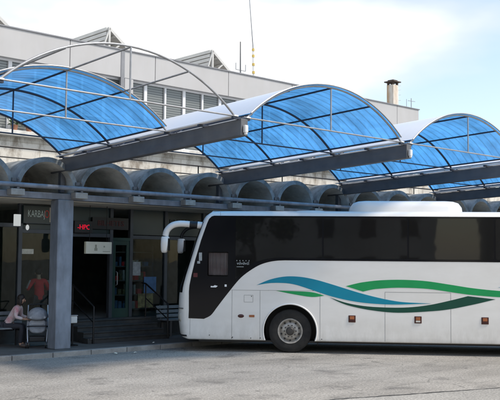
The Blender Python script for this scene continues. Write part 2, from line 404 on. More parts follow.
def catmull(p, n=6):
    out = []
    for i in range(len(p) - 1):
        a = p[max(i - 1, 0)]; b = p[i]; c = p[i + 1]; d = p[min(i + 2, len(p) - 1)]
        for k in range(n):
            t = k / n
            out.append(tuple(.5 * (2 * b[j] + (c[j] - a[j]) * t + (2 * a[j] - 5 * b[j] + 4 * c[j] - d[j]) * t * t + (3 * b[j] - a[j] - 3 * c[j] + d[j]) * t ** 3) for j in range(len(b))))
    return out + [tuple(p[-1])]

# ------------------------------------------------------------------ layout (x runs along the station front, y into the building)
KERB, FRONT, WALL = 17.45, 18.07, 20.0
UB, SP = 10.632, 4.979
VS = SP / 3
PZ = .10
FLOOR = .62

# ------------------------------------------------------------------ ground
o = G().box(-400, 400, -400, 700, -.5, 0).build('ground', 'asphalt'); tag(o, 'worn grey asphalt apron of the bus station', 'ground', kind='structure')
g = G(); 
x = -8.0
while x < 60:
    g.box(x, x + .985, KERB, KERB + .17, -.1, PZ + .012); x += 1.0
o = g.build('kerb', 'kerb', bevel=.012); tag(o, 'pale concrete kerb along the station front', 'kerb', kind='structure')
o = G().box(-10, 62, KERB + .17, WALL + .4, -.1, PZ).build('pavement', 'pavement'); tag(o, 'dark concrete pavement under the arcade', 'pavement', kind='structure')
# tar seam and lighter strip in the foreground
def strip(name, pts, ws, z, mat, label, cat):
    vs = []; 
    for i, (p, w) in enumerate(zip(pts, ws)):
        a = Vector(pts[max(i - 1, 0)]); b = Vector(pts[min(i + 1, len(pts) - 1)]); d = (b - a).normalized(); n = Vector((-d.y, d.x)) * w / 2
        vs += [(p[0] + n.x, p[1] + n.y, z), (p[0] - n.x, p[1] - n.y, z)]
    o = G().add(vs, [(2 * i, 2 * i + 1, 2 * i + 3, 2 * i + 2) for i in range(len(pts) - 1)]).build(name, mat)
    for p in o.data.polygons:
        if p.normal.z < 0: p.flip()
    tag(o, label, cat, kind='structure')
pts = [(9.9 + .12 * i + random.uniform(-.02, .02), 9.72 - .038 * i + random.uniform(-.022, .022)) for i in range(48)]
strip('tar_seam', pts, [random.uniform(.03, .085) for _ in pts], .008, 'tar', 'dark ragged tar seam in the foreground asphalt', 'tar seam')
o = G().add([(p[0], p[1] - .02, .004) for p in pts] + [(pts[-1][0], -30, .004), (pts[0][0], -30, .004)], [tuple(range(len(pts) + 2))]).build('asphalt_patch', 'patch'); tag(o, 'paler resurfaced strip of asphalt beyond the tar seam', 'ground', kind='structure')
if o.data.polygons[0].normal.z < 0: o.data.polygons[0].flip()


# ------------------------------------------------------------------ station building
B = empty('station_building', (8, WALL, 0)); B.location = (0, 0, 0)
tag(B, 'long two-storey bus station with pale grey parapet panels and a dark shop front', 'building')
CORNER, ZP0, ZP1, ZS = 27.0, 7.26, 8.02, 5.42
U0 = 0.0
# lower stained wall between arcade and ledge, full length
G().box(U0, 60, WALL + .0, WALL + .3, 3.70, ZS - .14).build('stained_wall', 'stained', B)
G().box(U0, CORNER, WALL - .22, WALL + .3, ZS - .14, ZS).build('window_ledge', 'ledge', B, bevel=.01)
# parapet
x = U0 + .55; k = 0
while x < CORNER - .05:
    x1 = min(x + 2.79, CORNER)
    G().box(x + .009, x1 - .009, WALL - .06, WALL + .12, ZP0, ZP1).build('parapet_panel', 'panel', B, bevel=.006)
    x += 2.79
G().box(U0 + .55, CORNER + .03, WALL - .09, WALL + .2, ZP1 + .001, ZP1 + .035).build('parapet_coping', 'coping', B)
G().box(U0, CORNER - .01, WALL + .13, WALL + 14, ZP0, ZP0 + .3).build('roof_deck', 'roof', B)
G().box(CORNER - .2, CORNER, WALL + .125, WALL + 14, ZS, ZP1).build('end_wall', 'panel', B)
# windows
x = U0 + .29 - .0; wi = 0; W = 1.4
first = None
while x + W < CORNER:
    if first is None:
        g = G(); z0, z1 = ZS, ZP0
        ya, yb = WALL + .10, WALL + .20
        g.box(0, .05, ya, yb, z0, z1); g.box(W - .05, W, ya, yb, z0, z1); g.box(W / 2 - .03, W / 2 + .03, ya - .01, yb, z0 + .06, z1 - .05)
        g.box(.05, W - .05, ya, yb, z0, z0 + .06); g.box(.05, W - .05, ya, yb, z1 - .05, z1)
        g.box(.05, W / 2 - .03, ya, yb, z0 + .66, z0 + .70); g.box(W / 2 + .03, W - .05, ya, yb, z0 + .66, z0 + .70)
        w = g.build('window', 'frame_white', B)
        g = G(); g.box(.05, W - .05, WALL + .15, WALL + .17, z0 + .06, z1 - .05)
        g.build('pane', 'blind', w); first = w
        w.location = (x, 0, 0)
    else:
        w = copy_tree(first, B); w.location = (x, 0, 0)
    x += W; wi += 1
# dark pier and downpipe that break the window band
G().box(13.32, 13.44, WALL - .075, WALL - .0, ZS, ZP1 - .02).build('downpipe', 'coping', B)
G().box(13.47, 13.75, WALL - .05, WALL + .1, ZS, ZP0 - .002).build('wall_pier', 'panel', B)
# ---- ground floor
G().box(U0, 60, FRONT + .33, WALL + 6, 3.605, 3.69).build('arcade_soffit', 'soffit', B)
G().box(U0, 60, WALL + .25, WALL + 6, FLOOR - .1, FLOOR).build('shop_floor', 'interior_floor', B)
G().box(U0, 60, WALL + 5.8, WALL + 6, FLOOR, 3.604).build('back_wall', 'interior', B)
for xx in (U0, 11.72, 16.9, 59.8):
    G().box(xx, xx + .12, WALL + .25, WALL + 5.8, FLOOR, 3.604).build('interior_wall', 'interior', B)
# plinth under the glass (not at the door)
g = G(); g.box(U0, 12.0, WALL, WALL + .25, 0, FLOOR); g.box(14.15, 60, WALL, WALL + .25, 0, FLOOR); g.box(12.0, 14.15, WALL + .03, WALL + .25, 0, FLOOR)
g.build('plinth', 'step', B, bevel=.008)
# frame members
for xx in (1.0, 2.8, 4.6, 6.4, 8.2, 10.40, 11.72, 13.12, 13.78, 14.98, 16.4):
    G().box(xx, xx + .10, WALL - .0, WALL + .12, FLOOR, 3.604).build('shop_mullion', 'frame_dark', B, bevel=.004)
for a, b, zz in ((U0, 10.40, 3.0), (10.50, 11.72, 2.86), (11.82, 13.12, 2.80), (13.88, 14.98, 2.78), (15.08, 16.4, 2.78)):
    G().box(a, b, WALL + .01, WALL + .11, zz, zz + .10).build('shop_transom', 'frame_dark', B, bevel=.004)
G().box(13.22, 13.78, WALL + .0, WALL + .1, 2.72, 2.80).build('shop_transom', 'frame_green', B)
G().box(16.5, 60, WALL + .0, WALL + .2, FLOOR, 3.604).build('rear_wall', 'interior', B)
for a, b in ((U0 + .1, 1.0), (1.1, 2.8), (2.9, 4.6), (4.7, 6.4), (6.5, 8.2), (8.3, 10.40), (10.50, 11.72), (13.88, 14.98), (15.08, 16.4)):
    G().box(a, b, WALL + .05, WALL + .062, FLOOR, 3.0 if b < 10.45 else 2.86 if b < 12 else 2.78).build('shop_glass', 'shop_glass', B)
for a, b in ((11.82, 13.12), (13.88, 14.98), (15.08, 16.4)):
    G().box(a, b, WALL + .05, WALL + .07, 2.9, 3.604).build('dark_fascia', 'sign_dark', B)
G().box(10.50, 11.72, WALL + .05, WALL + .07, 2.96, 3.604).build('dark_fascia', 'sign_dark', B)
# green framed glass door
g = G(); g.box(13.22, 13.32, WALL + .02, WALL + .08, FLOOR, 2.72); g.box(13.68, 13.78, WALL + .02, WALL + .08, FLOOR, 2.72); g.box(13.32, 13.68, WALL + .02, WALL + .08, FLOOR, FLOOR + .25); g.box(13.32, 13.68, WALL + .02, WALL + .08, 2.6, 2.72)
dr = g.build('glass_door', 'frame_green', B, bevel=.004)
G().box(13.32, 13.68, WALL + .045, WALL + .055, FLOOR + .25, 2.6).build('door_glass', 'shop_glass', dr)
G().tube([(13.35, WALL + .02, 1.5), (13.35, WALL - .04, 1.52), (13.35, WALL - .04, 1.85), (13.35, WALL + .02, 1.87)], .014, 6).build('handle', 'alu', dr)

# ------------------------------------------------------------------ vaulted concrete arcade
A = empty('vaulted_arcade', (UB, FRONT, 0)); A.location = (0, 0, 0)
tag(A, 'row of small concrete barrel vaults on blue-grey columns along the station front', 'arcade')
CR0 = 10.098; ZSPR = 3.78
NV = 32; RO = VS / 2 - .004; H_O = .82; TH = .115
def vault_mesh():
    g = G(); n = 22
    def ring(rx, rz, y): return [(rx * math.cos(PI - PI * i / n), y, ZSPR + rz * math.sin(PI * i / n)) for i in range(n + 1)]
    y0, y1 = FRONT, WALL
    of, ob = ring(RO, H_O, y0), ring(RO, H_O, y1); nf, nb = ring(RO - TH, H_O - TH, y0), ring(RO - TH, H_O - TH, y1)
    N = n + 1; vs = of + ob + nf + nb
    fs = []; mi = []
    for i in range(n):
        fs.append((i, i + 1, N + i + 1, N + i)); mi.append(0)                      # outside
        fs.append((2 * N + i, 3 * N + i, 3 * N + i + 1, 2 * N + i + 1)); mi.append(1)   # inside
        fs.append((i, 2 * N + i, 2 * N + i + 1, i + 1)); mi.append(0)              # rim
    fs.append((0, N, 3 * N, 2 * N)); mi.append(0); fs.append((n, 2 * N + n, 3 * N + n, N + n)); mi.append(0)
    o = len(g.v); g.v += vs
    for f, m in zip(fs, mi): g.f.append(list(f)); g.m.append(m)
    return g
v0 = None
for k in range(-5, NV - 5):
    u = CR0 + VS * k
    if v0 is None: v0 = vault_mesh().build('barrel_vault', ['vault_out', 'vault_in'], A, smooth=40)
    else:
        c = v0.copy(); COL.objects.link(c); v0_ = c
        c.location = (u, 0, 0); continue
    v0.location = (u, 0, 0)
uL, uR = CR0 - VS * 5.5, CR0 + VS * (NV - 5.5)
G().box(uL, uR, FRONT + .06, FRONT + .32, 3.622, ZSPR - .012).build('fascia_beam', 'blue_grey', A, bevel=.012)
G().tube([(uL, FRONT - .10, 3.895), (uR, FRONT - .10, 3.895)], .055, 10).build('gutter_pipe', 'blue_grey', A, smooth=40)
for k in range(-5, NV - 4):
    u = CR0 + VS * (k - .5)
    G().box(u - .17, u + .17, FRONT - .16, FRONT + .06, 3.655, 3.80).build('corbel', 'corbel', A, bevel=.012)
    g = G(); g.box(u - .03, u + .03, FRONT - .16, FRONT - .0, 3.80, 3.838); g.tube([(u + .05, FRONT - .06, 3.80), (u + .05, FRONT - .06, 4.02), (u + .12, FRONT + .1, 4.12)], .022, 6); g.box(u - .09, u + .02, FRONT - .03, FRONT + .09, 3.97, 4.05)
    g.build('pipe_bracket', 'steel_dark', A)
for u in (10.60 - 6.64, 10.60, 10.60 + 6.64, 10.60 + 13.28, 10.60 + 19.92, 10.6 + 26.56, 10.6 + 33.2):
    g = G(); g.box(u - .21, u + .21, FRONT + .0, FRONT + .36, PZ, 3.62)
    g.build('column', 'blue_grey', A, bevel=.02)

# thin black service rails over the vaults
o = G().tube([(uL, 18.85, 4.85), (uR - 3, 18.85, 4.85)], .022, 6)
for k in range(12): o.tube([(uL + 1 + k * 3.32, 18.85, 4.85), (uL + 1 + k * 3.32, 18.85, 4.55)], .018, 6)
o.tube([(uL, 19.3, 4.66), (uR - 3, 19.3, 4.66)], .018, 6)
o = o.build('service_rail', 'rail_black'); tag(o, 'thin black pipe rails running behind the vaults below the stained wall', 'pipe rail')

# ------------------------------------------------------------------ canopies
YA = [11.90, 13.97, 16.05, 18.12]
def zb(y): return 4.845 + (y - 11.9) / (18.07 - 11.9) * (4.613 - 4.845)      # top of the beams
def beam(u):
    e = empty('canopy_beam', (u, 0, 0))
    g = G(); a, b = 11.8, 18.75
    prof = lambda y: [(-.085, y, zb(y) - .31), (.085, y, zb(y) - .31), (.085, y, zb(y)), (-.085, y, zb(y))]
    g.add(prof(a) + prof(b), [(0, 1, 2, 3), (7, 6, 5, 4), (0, 4, 5, 1), (1, 5, 6, 2), (2, 6, 7, 3), (3, 7, 4, 0)])
    g.build('beam', 'steel_dark', e, bevel=.008)
    g = G()
    g.box(-.04, .04, 11.73, 11.795, zb(11.8) - .26, zb(11.8) - .12); g.lathe([(.03, zb(11.8) - .30), (.035, zb(11.8) - .26)], (0, 11.76, 0), 'z', 12)
    g.build('end_cap', 'cap_white', e, bevel=.012)
    g = G(); g.box(-.06, .06, 18.30, 18.42, 3.8, zb(18.4) - .31); g.build('support_post', 'steel_dark', e, bevel=.006)
    g = G()
    for s, w in ((-.155, .10), (.155, .10)):
        g.bar((s, 11.85, zb(11.85) + .055), (s, 18.3, zb(18.3) + .055), w, .025)
    g.build('gutter', 'cap_white', e)
    g = G()
    for y in YA + [12.9, 15.0, 17.1]:
        g.box(-.21, .21, y - .03, y + .03, zb(y) + .001, zb(y) + .04)
    g.build('cross_bracket', 'steel_shaded', e)
    return e
BL = {-1: 'dark grey canopy beam at the far left, carrying the bare-arched canopy',
      0: 'dark grey cantilever beam above the blue-grey column, between the bare-arched and the next canopy',
      1: 'dark grey cantilever beam over the front half of the white bus roof',
      2: 'dark grey cantilever beam at right above the white roof pod of the bus',
      3: 'dark grey canopy beam furthest right, beyond the roof pod'}
b0 = None
for k in range(-1, 5):
    if b0 is None: b = b0 = beam(UB + SP * k)
    else: b = copy_tree(b0); b.location = (UB + SP * k, 0, 0)
    tag(b, BL.get(k, 'dark grey canopy beam at the far end of the station, beyond the bus'), 'beam', 'beams between the blue canopies')

HS = SP / 2 - .10
RISE = .955
def arc(t, y, off=0):       # t 0..1 across the bay; circular arc
    c = HS; h = RISE; rad = (c * c + h * h) / (2 * h); th = math.asin(c / rad)
    a = (t * 2 - 1) * th
    return (rad + off) * math.sin(a), (rad + off) * math.cos(a) - rad + h + zb(y)
def canopy(u, bare=False):
    e = empty('arched_canopy', (u, 0, 0))
    y0 = YA[1] - .06 if bare else YA[0] - .05
    y1 = YA[3] + .1
    n = 28; g = G(); m = 14; vs = []
    for j in range(m + 1):
        y = y0 + (y1 - y0) * j / m
        for i in range(n + 1):
            t = .035 + .93 * i / n; x, z = arc(t, y, .034); vs.append((x, y, z))
    fs = [(j * (n + 1) + i, j * (n + 1) + i + 1, (j + 1) * (n + 1) + i + 1, (j + 1) * (n + 1) + i) for j in range(m) for i in range(n)]
    g.add(vs, fs); g.build('blue_sheet', 'canopy', e, smooth=60, fix=False)
    for q, y in enumerate(YA):
        light = q == 0 or (bare and q == 1)  # pale metal in the open; members under the sheet get the shade-darkened colour
        pts = [(*[arc(i / 30, y)[0]], y, arc(i / 30, y)[1] - .0) for i in range(31)]
        G().tube(pts, .021 if light else .026, 8).build('arch_rib', 'alu' if light else 'steel_shaded', e, smooth=50)
        if q < 3:
            zt = zb(y) + .055
            G().tube([(-HS - .02, y, zt), (HS + .02, y, zt)], .016, 8).build('tie_rod', 'alu' if light else 'steel_shaded', e, smooth=50)
            G().tube([(0, y, zt), (0, y, arc(.5, y)[1])], .017, 8).build('crown_post', 'alu' if light else 'steel_shaded', e, smooth=50)
    if not bare:       # thin edging on the outer arch
        G().tube([(arc(.035 + .93 * i / 40, y0, .034)[0], y0, arc(.035 + .93 * i / 40, y0, .034)[1]) for i in range(41)], .014, 6).build('edge_trim', 'alu', e, smooth=50)
    else:
        G().tube([(arc(.035 + .93 * i / 40, y0, .034)[0], y0, arc(.035 + .93 * i / 40, y0, .034)[1]) for i in range(41)], .015, 6).build('edge_trim', 'alu', e, smooth=50)
    for t in (.04, .26, .5, .74, .96):
        if bare and t in (.04, .96): ys = YA[1]
        else: ys = YA[0]
        po = -.010
        pa = (arc(t, ys, po)[0], ys - .015, arc(t, ys, po)[1]); pb = (arc(t, YA[3], po)[0], YA[3] + .015, arc(t, YA[3], po)[1])
        if bare and t not in (.04, .96):
            ym = YA[1]; pm = (arc(t, ym, po)[0], ym, arc(t, ym, po)[1])
            G().tube([pa, pm], .018, 8).build('purlin', 'alu', e, smooth=50)
            G().tube([pm, pb], .021, 8).build('purlin', 'steel_shaded', e, smooth=50)  # same purlin continued under the sheet, shade painted into its colour
        else:
            G().tube([pa, pb], .021, 8).build('purlin', 'steel_shaded', e, smooth=50)
    return e
CL = {-1: 'leftmost arched canopy, its outer bay a bare steel arch without blue sheet',
      0: 'middle arched blue canopy in front of the antenna mast, pale on its left flank',
      1: 'right-hand arched blue canopy below the chimney',
      2: 'arched blue canopy glimpsed under the right-hand beam behind the bus'}
c0 = None
for k in range(-1, 4):
    u = UB + SP * (k + .5)
    if k == -1: c = canopy(u, True)
    elif c0 is None: c = c0 = canopy(u)
    else: c = copy_tree(c0); c.location = (u, 0, 0)
    tag(c, CL.get(k, 'last arched blue canopy at the far end of the station'), 'canopy', 'arched blue canopies over the bus bays')

# ------------------------------------------------------------------ roof things
def rack(u):
    e = empty('solar_rack', (u, 21.0, 0))
    zr, zl, L, w = 8.90, 7.98, 3.1, 1.15
    g = G(); g.add([(0, 0, zr), (w, 0, zl), (w, L, zl), (0, L, zr), (.03, 0, zr + .05), (w + .03, 0, zl + .05), (w + .03, L, zl + .05), (.03, L, zr + .05)],
                   [(0, 1, 2, 3), (7, 6, 5, 4), (0, 4, 5, 1), (1, 5, 6, 2), (2, 6, 7, 3), (3, 7, 4, 0)])
    g.build('panel', 'rack_slat', e)
    g = G(); 
    for i in range(6):
        f = i / 5; g.bar((w * f - .02, -.02, zr + (zl - zr) * f - .035), (w * f - .02, L, zr + (zl - zr) * f - .035), .045, .06)
    g.build('slat', 'rack_slat', e)
    g = G()
    for i in range(5):
        zt = zr - .03 - .13 * i; 
        g.bar((-.05 + .0 * i, .02, zt), (-.05, L, zt), .025, .10)
    g.build('back_louvre', 'rack_slat', e)
    for y in (-.04, L * .5, L):
        g = G(); g.bar((0, y, zr - .02), (w + .05, y, zl - .02), .06, .08); g.bar((0, y, zr), (0, y, ZP0 + .3), .06, .06)
        g.bar((.0, y, ZP0 + .9), (.75, y, zr - .62), .04, .04); g.bar((.45, y, zr - .38), (.0, y, zr - .75), .04, .04); g.bar((w, y, zl), (w, y, ZP0 + .3), .05, .05)
        g.bar((-.45, y, ZP0 + .3), (0, y, zr - .05), .04, .04)
        g.build('truss', 'rack', e)
    return e
r0 = None
for i, (u, lb) in enumerate(((9.70, 'slatted solar rack at the left edge of the roof'), (13.58, 'slatted solar rack on the roof above the bare arch, middle of the three'), (17.48, 'slatted solar rack on the roof nearest the antennas'))):
    if r0 is None: r = r0 = rack(u)
    else: r = copy_tree(r0); r.location = (u, 21.0, 0)
    tag(r, lb, 'solar rack', 'slatted racks on the station roof')

c = empty('chimney', (28.2 - 1.4, 23.4, 0)); tag(c, 'pale rust-streaked chimney with a dark cap at the right end of the roof', 'chimney')
cx, cy = 26.74, 21.0; c.location = (0, 0, 0)
G().box(cx - .165, cx + .165, cy - .165, cy + .165, ZP0 + .3, 9.10).build('stack', 'chimney', c, bevel=.015)
g = G(); 
for sx in (-1, 1):
    for sy in (-1, 1): g.box(cx + sx * .12 - .035, cx + sx * .12 + .035, cy + sy * .12 - .035, cy + sy * .12 + .035, 9.10, 9.20)
g.build('cap_post', 'rust', c)
g = G(); g.box(cx - .24, cx + .24, cy - .24, cy + .24, 9.20, 9.245); g.box(cx - .14, cx + .14, cy - .14, cy + .14, 9.245, 9.30); g.build('cap', 'rust', c, bevel=.01)
g = G()
for i, zz in enumerate((8.5, 8.72, 8.92, 9.08)): g.tube([(cx + .165, cy - .14, zz), (cx + .27, cy - .17, zz + .02), (cx + .33, cy - .13, zz + .03)], .010, 5)
g.build('ladder_rung', 'mast', c)

m_ = empty('antenna_mast', (0, 0, 0)); tag(m_, 'tall thin antenna mast with a banded lower section on the roof', 'antenna')
g = G(); g.tube([(20.25, 22, ZP0 + .3), (20.21, 22, 8.65)], .03, 6); g.tube([(20.2, 22, 9.6), (20.02, 22, 11.2), (19.9, 22, 12.6)], [.022, .014, .008], 6); g.build('pole', 'mast', m_)
g = G(); g.tube([(20.235, 22, 8.65), (20.20, 22, 9.6)], .035, 6); g.build('banded_section', 'cap_white', m_)
g = G()
for zz in (8.72, 9.0, 9.3, 9.52): g.tube([(20.23 - (zz - 8.65) * .03, 22, zz), (20.228 - (zz - 8.65) * .03, 22, zz + .09)], .05, 6)
g.build('band', 'mast_red', m_)
a_ = empty('roof_antenna', (0, 0, 0)); tag(a_, 'short dark whip antenna on a small bracket, left of the tall mast', 'antenna')
G().tube([(19.62, 22, ZP0 + .3), (19.6, 22, 9.75)], [.03, .02], 6).build('whip', 'steel_dark', a_)
g = G(); g.tube([(19.4, 22, 8.75), (19.4, 22, 8.98)], .014, 5); g.tube([(19.4, 22, 8.75), (19.85, 22, 8.75)], .014, 5); g.tube([(19.85, 22, 8.75), (19.85, 22, 8.98)], .014, 5); g.tube([(19.45, 21.9, ZP0 + .3), (19.62, 22, 8.9), (19.8, 22.1, ZP0 + .3)], .014, 5); g.build('bracket', 'mast', a_)
a_ = empty('roof_aerial', (0, 0, 0)); tag(a_, 'tiny wire aerial on the roof corner right of the chimney', 'aerial')
g = G(); g.tube([(28.3 - .9, 20.6, ZP0 + .3), (28.3 - .9, 20.6, 8.62)], .016, 5); g.tube([(27.2, 20.6, 8.5), (27.65, 20.6, 8.52)], .012, 5); g.tube([(27.1, 20.6, 8.2), (27.1, 20.6, 8.55)], .01, 5); g.build('rod', 'mast', a_)

# ------------------------------------------------------------------ entrance: steps, rails, signs
o = G()
for i in range(4):
    zt = PZ + (FLOOR - PZ) * (i + 1) / 4
    y0 = 18.75 + .29 * i
    o.box(11.75 if i else 11.70, 14.25, y0, WALL + .03 if i == 3 else 18.75 + .29 * (i + 1) + .0, PZ, zt)
    o.box(11.74, 14.26, y0 - .02, y0 + .04, zt - .035, zt + .004)
o = o.build('entrance_steps', 'step', bevel=.006); tag(o, 'four dark stone steps up to the station door', 'steps')
def handrail(name, u, lab):
    e = empty(name, (u, 0, 0)); tag(e, lab, 'handrail', 'handrails of the entrance steps')
    g = G(); g.tube([(0, 18.72, PZ), (0, 18.72, 1.02), (0, 19.75, 1.54), (0, 19.95, 1.56)], .024, 8); g.build('top_rail', 'rail_black', e, smooth=50)
    g = G(); g.tube([(0, 18.72, .62), (0, 19.75, 1.14)], .015, 6); g.build('lower_rail', 'rail_black', e)
    g = G(); g.tube([(0, 19.75, FLOOR), (0, 19.75, 1.54)], .02, 6); g.build('post', 'rail_black', e)
    return e
handrail('handrail', 11.84, 'black metal handrail on the left of the entrance steps')
handrail('handrail', 14.16, 'black sloping handrail right of the steps near the bus nose')

s = empty('shop_sign', (0, 0, 0)); tag(s, 'dark shop sign with pale letters beside the top of the column', 'sign')
G().box(10.46, 11.62, WALL - .10, WALL - .02, 3.10, 3.56).build('board', 'sign_dark', s, bevel=.01)
text('lettering', 'KARBAJ', .25, 'sign_letter', s, (10.82, WALL - .106, 3.345), xs=.58)
text('lettering', 'O', .28, 'sign_red', s, (11.115, WALL - .106, 3.345), xs=.62)
G().box(11.19, 11.29, WALL - .112, WALL - .10, 3.15, 3.53).build('pale_panel', 'sign_pale', s)
G().box(10.50, 11.66, WALL - .108, WALL - .10, 3.105, 3.12).build('trim', 'frame_dark', s)

s = empty('led_sign', (0, 0, 0)); tag(s, 'small red lit display hanging in the doorway right of the column', 'sign')
G().box(11.92, 12.47, WALL - .14, WALL - .05, 2.90, 3.22).build('case', 'plastic_black', s, bevel=.008)
text('lit_characters', '-HPC', .18, 'led', s, (12.195, WALL - .146, 3.05), xs=.95)
s = empty('dim_sign', (0, 0, 0)); tag(s, 'dark unlit fascia sign with faint red letters over the doorway', 'sign')
G().box(12.52, 13.68, WALL - .05, WALL - .0, 3.02, 3.34).build('board', 'plastic_black', s)
text('lettering', 'BILHETES', .20, 'dim_red', s, (13.1, WALL - .056, 3.18), xs=1.05)
s = empty('hanging_sign', (0, 0, 0)); tag(s, 'cream rectangular sign hanging over the entrance steps', 'sign')
G().box(11.97, 12.76, 19.36, 19.46, 2.35, 2.665).build('box', 'cream', s, bevel=.012)
for xx in (12.1, 12.62): G().tube([(xx, 19.41, 2.665), (xx, 19.41, 3.605)], .008, 5).build('hanger', 'rail_black', s)
g = G(); g.box(12.24, 12.29, 19.354, 19.36, 2.50, 2.59); g.box(12.22, 12.31, 19.354, 19.36, 2.43, 2.50); g.box(12.48, 12.70, 19.354, 19.36, 2.405, 2.42); g.box(12.5, 12.54, 19.354, 19.36, 2.52, 2.56)
g.build('pictogram', 'cream_text', s)
text('fascia_letters', 'RUMARES', .20, 'dim_letter', None, (15.75, WALL + .03, 3.30), xs=1.35)
tag(bpy.context.scene.objects['fascia_letters'], 'faint grey letters on the dark fascia above the bus mirror', 'lettering')
def flat(name, u0, u1, z0, z1, y, mat, label, cat, g2=None):
    o = G().box(u0, u1, y - .012, y, z0, z1).build(name, mat); tag(o, label, cat, g2); return o
flat('paper_notice', 10.50, 10.84, 2.33, 2.455, WALL + .045, 'paper', 'small cream paper notice stuck on the shop glass left of the column', 'notice')
flat('paper_notice', 13.91, 14.17, 1.76, 2.14, WALL + .045, 'paper_grey', 'grey paper notice on the glass right of the green door', 'notice')
flat('window_poster', 14.30, 14.72, 1.26, 1.72, WALL + .045, 'poster_blue', 'blue poster low on the glass behind the right handrail', 'poster')
flat('window_poster', 14.10, 14.62, .86, 1.255, WALL + .045, 'poster_olive', 'olive green patterned poster below the blue poster', 'poster')
o = G().box(10.13, 10.29, 19.70, 19.78, 3.02, 3.31).build('lit_box_sign', 'lamp', bevel=.006); tag(o, 'small white lit box under the arcade at far left', 'sign')
o = empty('wall_lamp'); tag(o, 'tiny white lamp below the dark shop sign', 'lamp')
G().ball((10.60, WALL - .06, 3.0), (.045, .045, .07), 8).build('bulb', 'lamp', o); G().box(10.57, 10.63, WALL - .06, WALL + .05, 3.07, 3.10).build('bracket', 'rail_black', o)
# counter, shelves and goods inside the shop, seen dimly through the glass
for u, lab in ((8.6, 'dark display shelf behind the far left shop glass'), (14.2, 'dark display shelf behind the glass right of the door')):
    e = empty('display_shelf', (u, 21.4, FLOOR)); tag(e, lab, 'shelf')
    g = G(); g.box(0, .04, 0, .4, 0, 2.0); g.box(1.36, 1.4, 0, .4, 0, 2.0)
    for i in range(5): g.box(.04, 1.36, .02, .4, .1 + i * .42, .13 + i * .42)
    g.build('rack', 'frame_dark', e)
    for i in range(4):
        g = G(); x = .08
        while x < 1.25:
            w = random.uniform(.06, .16); h = random.uniform(.12, .3); g.box(x, x + w, .08, .3, .131 + i * .42, .131 + i * .42 + h, random.randint(0, 3)); x += w + random.uniform(.01, .08)
        g.build('goods', ['poster_blue', 'paper_grey', 'poster_olive', 'jacket_red'], e)

# ------------------------------------------------------------------ benches, bin, plants
def bench(u0, u1, lab):
    e = empty('bench', (u0, 19.15, PZ)); tag(e, lab, 'bench', 'benches under the arcade'); L = u1 - u0
    g = G()
    for i in range(4): g.box(0, L, -.02 + i * .115, .075 + i * .115, .43, .465)
    g.build('seat', 'bench', e, bevel=.006)
    g = G()
    for i in range(3): g.bar((0, .47 + i * .02, .54 + i * .12), (L, .47 + i * .02, .54 + i * .12), .03, .085)
    g.build('backrest', 'bench', e, bevel=.005)
    for x in (.15, L - .15):
        g = G(); g.box(x - .03, x + .03, 0, .05, 0, .43); g.box(x - .03, x + .03, .40, .45, 0, .43); g.box(x - .03, x + .03, .05, .40, .37, .43); g.bar((x, .49, .43), (x, .54, .84), .04, .03); g.build('leg', 'bench_leg', e)
bench(8.5, 10.34, 'grey slatted bench at far left with the seated woman')
bench(14.45, 16.1, 'grey slatted bench behind the bus nose')
e = empty('ashtray_post', (11.18, 18.62, PZ)); tag(e, 'thin post with a white ashtray box right of the column', 'ashtray bin')
G().box(-.09, .09, -.07, .07, .55, .72).build('box', 'box_white', e, bevel=.015); G().box(-.10, .10, -.08, .08, .722, .745).build('lid', 'alu', e, bevel=.006)
g = G(); g.tube([(0, 0, .03), (0, 0, .55)], .022, 8); g.lathe([(.14, 0), (.14, .02), (.05, .035)], (0, 0, 0), 'z', 16); g.build('post', 'rail_black', e)
for u, sd, h, lab in ((10.15, 3, .30, 'small green pot plant on the window ledge at far left'), (10.55, 5, .22, 'lower green pot plant on the ledge, right of its taller neighbour')):
    rr = random.Random(sd); e = empty('pot_plant', (u, WALL - .10, ZS)); tag(e, lab, 'plant', 'pot plants on the window ledge')
    G().lathe([(.06, 0), (.085, .13), (.09, .14), (.075, .14), (.07, .11)], (0, 0, 0), 'z', 14).build('pot', 'terracotta', e, smooth=40)
    g = G()
    for i in range(150):
        a = rr.uniform(0, 2 * PI); q = rr.uniform(.0, .17); z = .13 + rr.uniform(0, h) * (1 - q * 2.2); p = Vector((math.cos(a) * q, math.sin(a) * q * .6, z))
        d = Vector((math.cos(a), math.sin(a), rr.uniform(-.2, .9))).normalized() * rr.uniform(.05, .10); sd_ = d.cross(Vector((rr.uniform(-1, 1), rr.uniform(-1, 1), 1))).normalized() * .02
        g.add([p, p + d * .5 + sd_, p + d, p + d * .5 - sd_], [(0, 1, 2, 3)])
    g.build('leaves', 'leaf', e, fix=False)

def scrap(x, y, z, w, mat, label):
    g = G(); rr = random.Random(int(x * 100)); n = 7
    top_ = [(w * rr.uniform(.6, 1) * math.cos(2 * PI * k / n), w * .7 * rr.uniform(.6, 1) * math.sin(2 * PI * k / n), rr.uniform(.004, .03)) for k in range(n)]
    g.add([(a, b, c + .004) for a, b, c in top_] + [(a, b, c) for a, b, c in top_] + [(0, 0, .035), (0, 0, .031)], [(k, (k + 1) % n, 2 * n) for k in range(n)] + [((k + 1) % n + n, k + n, 2 * n + 1) for k in range(n)] + [(k, k + n, (k + 1) % n + n, (k + 1) % n) for k in range(n)])
    o = g.build('paper_scrap', mat); o.location = (x, y, z); tag(o, label, 'litter', 'litter near the kerb')
scrap(11.5, 17.2, .006, .075, 'paper', 'white crumpled paper scrap in the gutter right below the column')
scrap(11.95, 17.05, .006, .055, 'paper', 'small pale scrap in the gutter in front of the left handrail')
scrap(13.1, 17.9, PZ + .004, .05, 'paper', 'tiny pale scrap on the pavement in front of the steps')
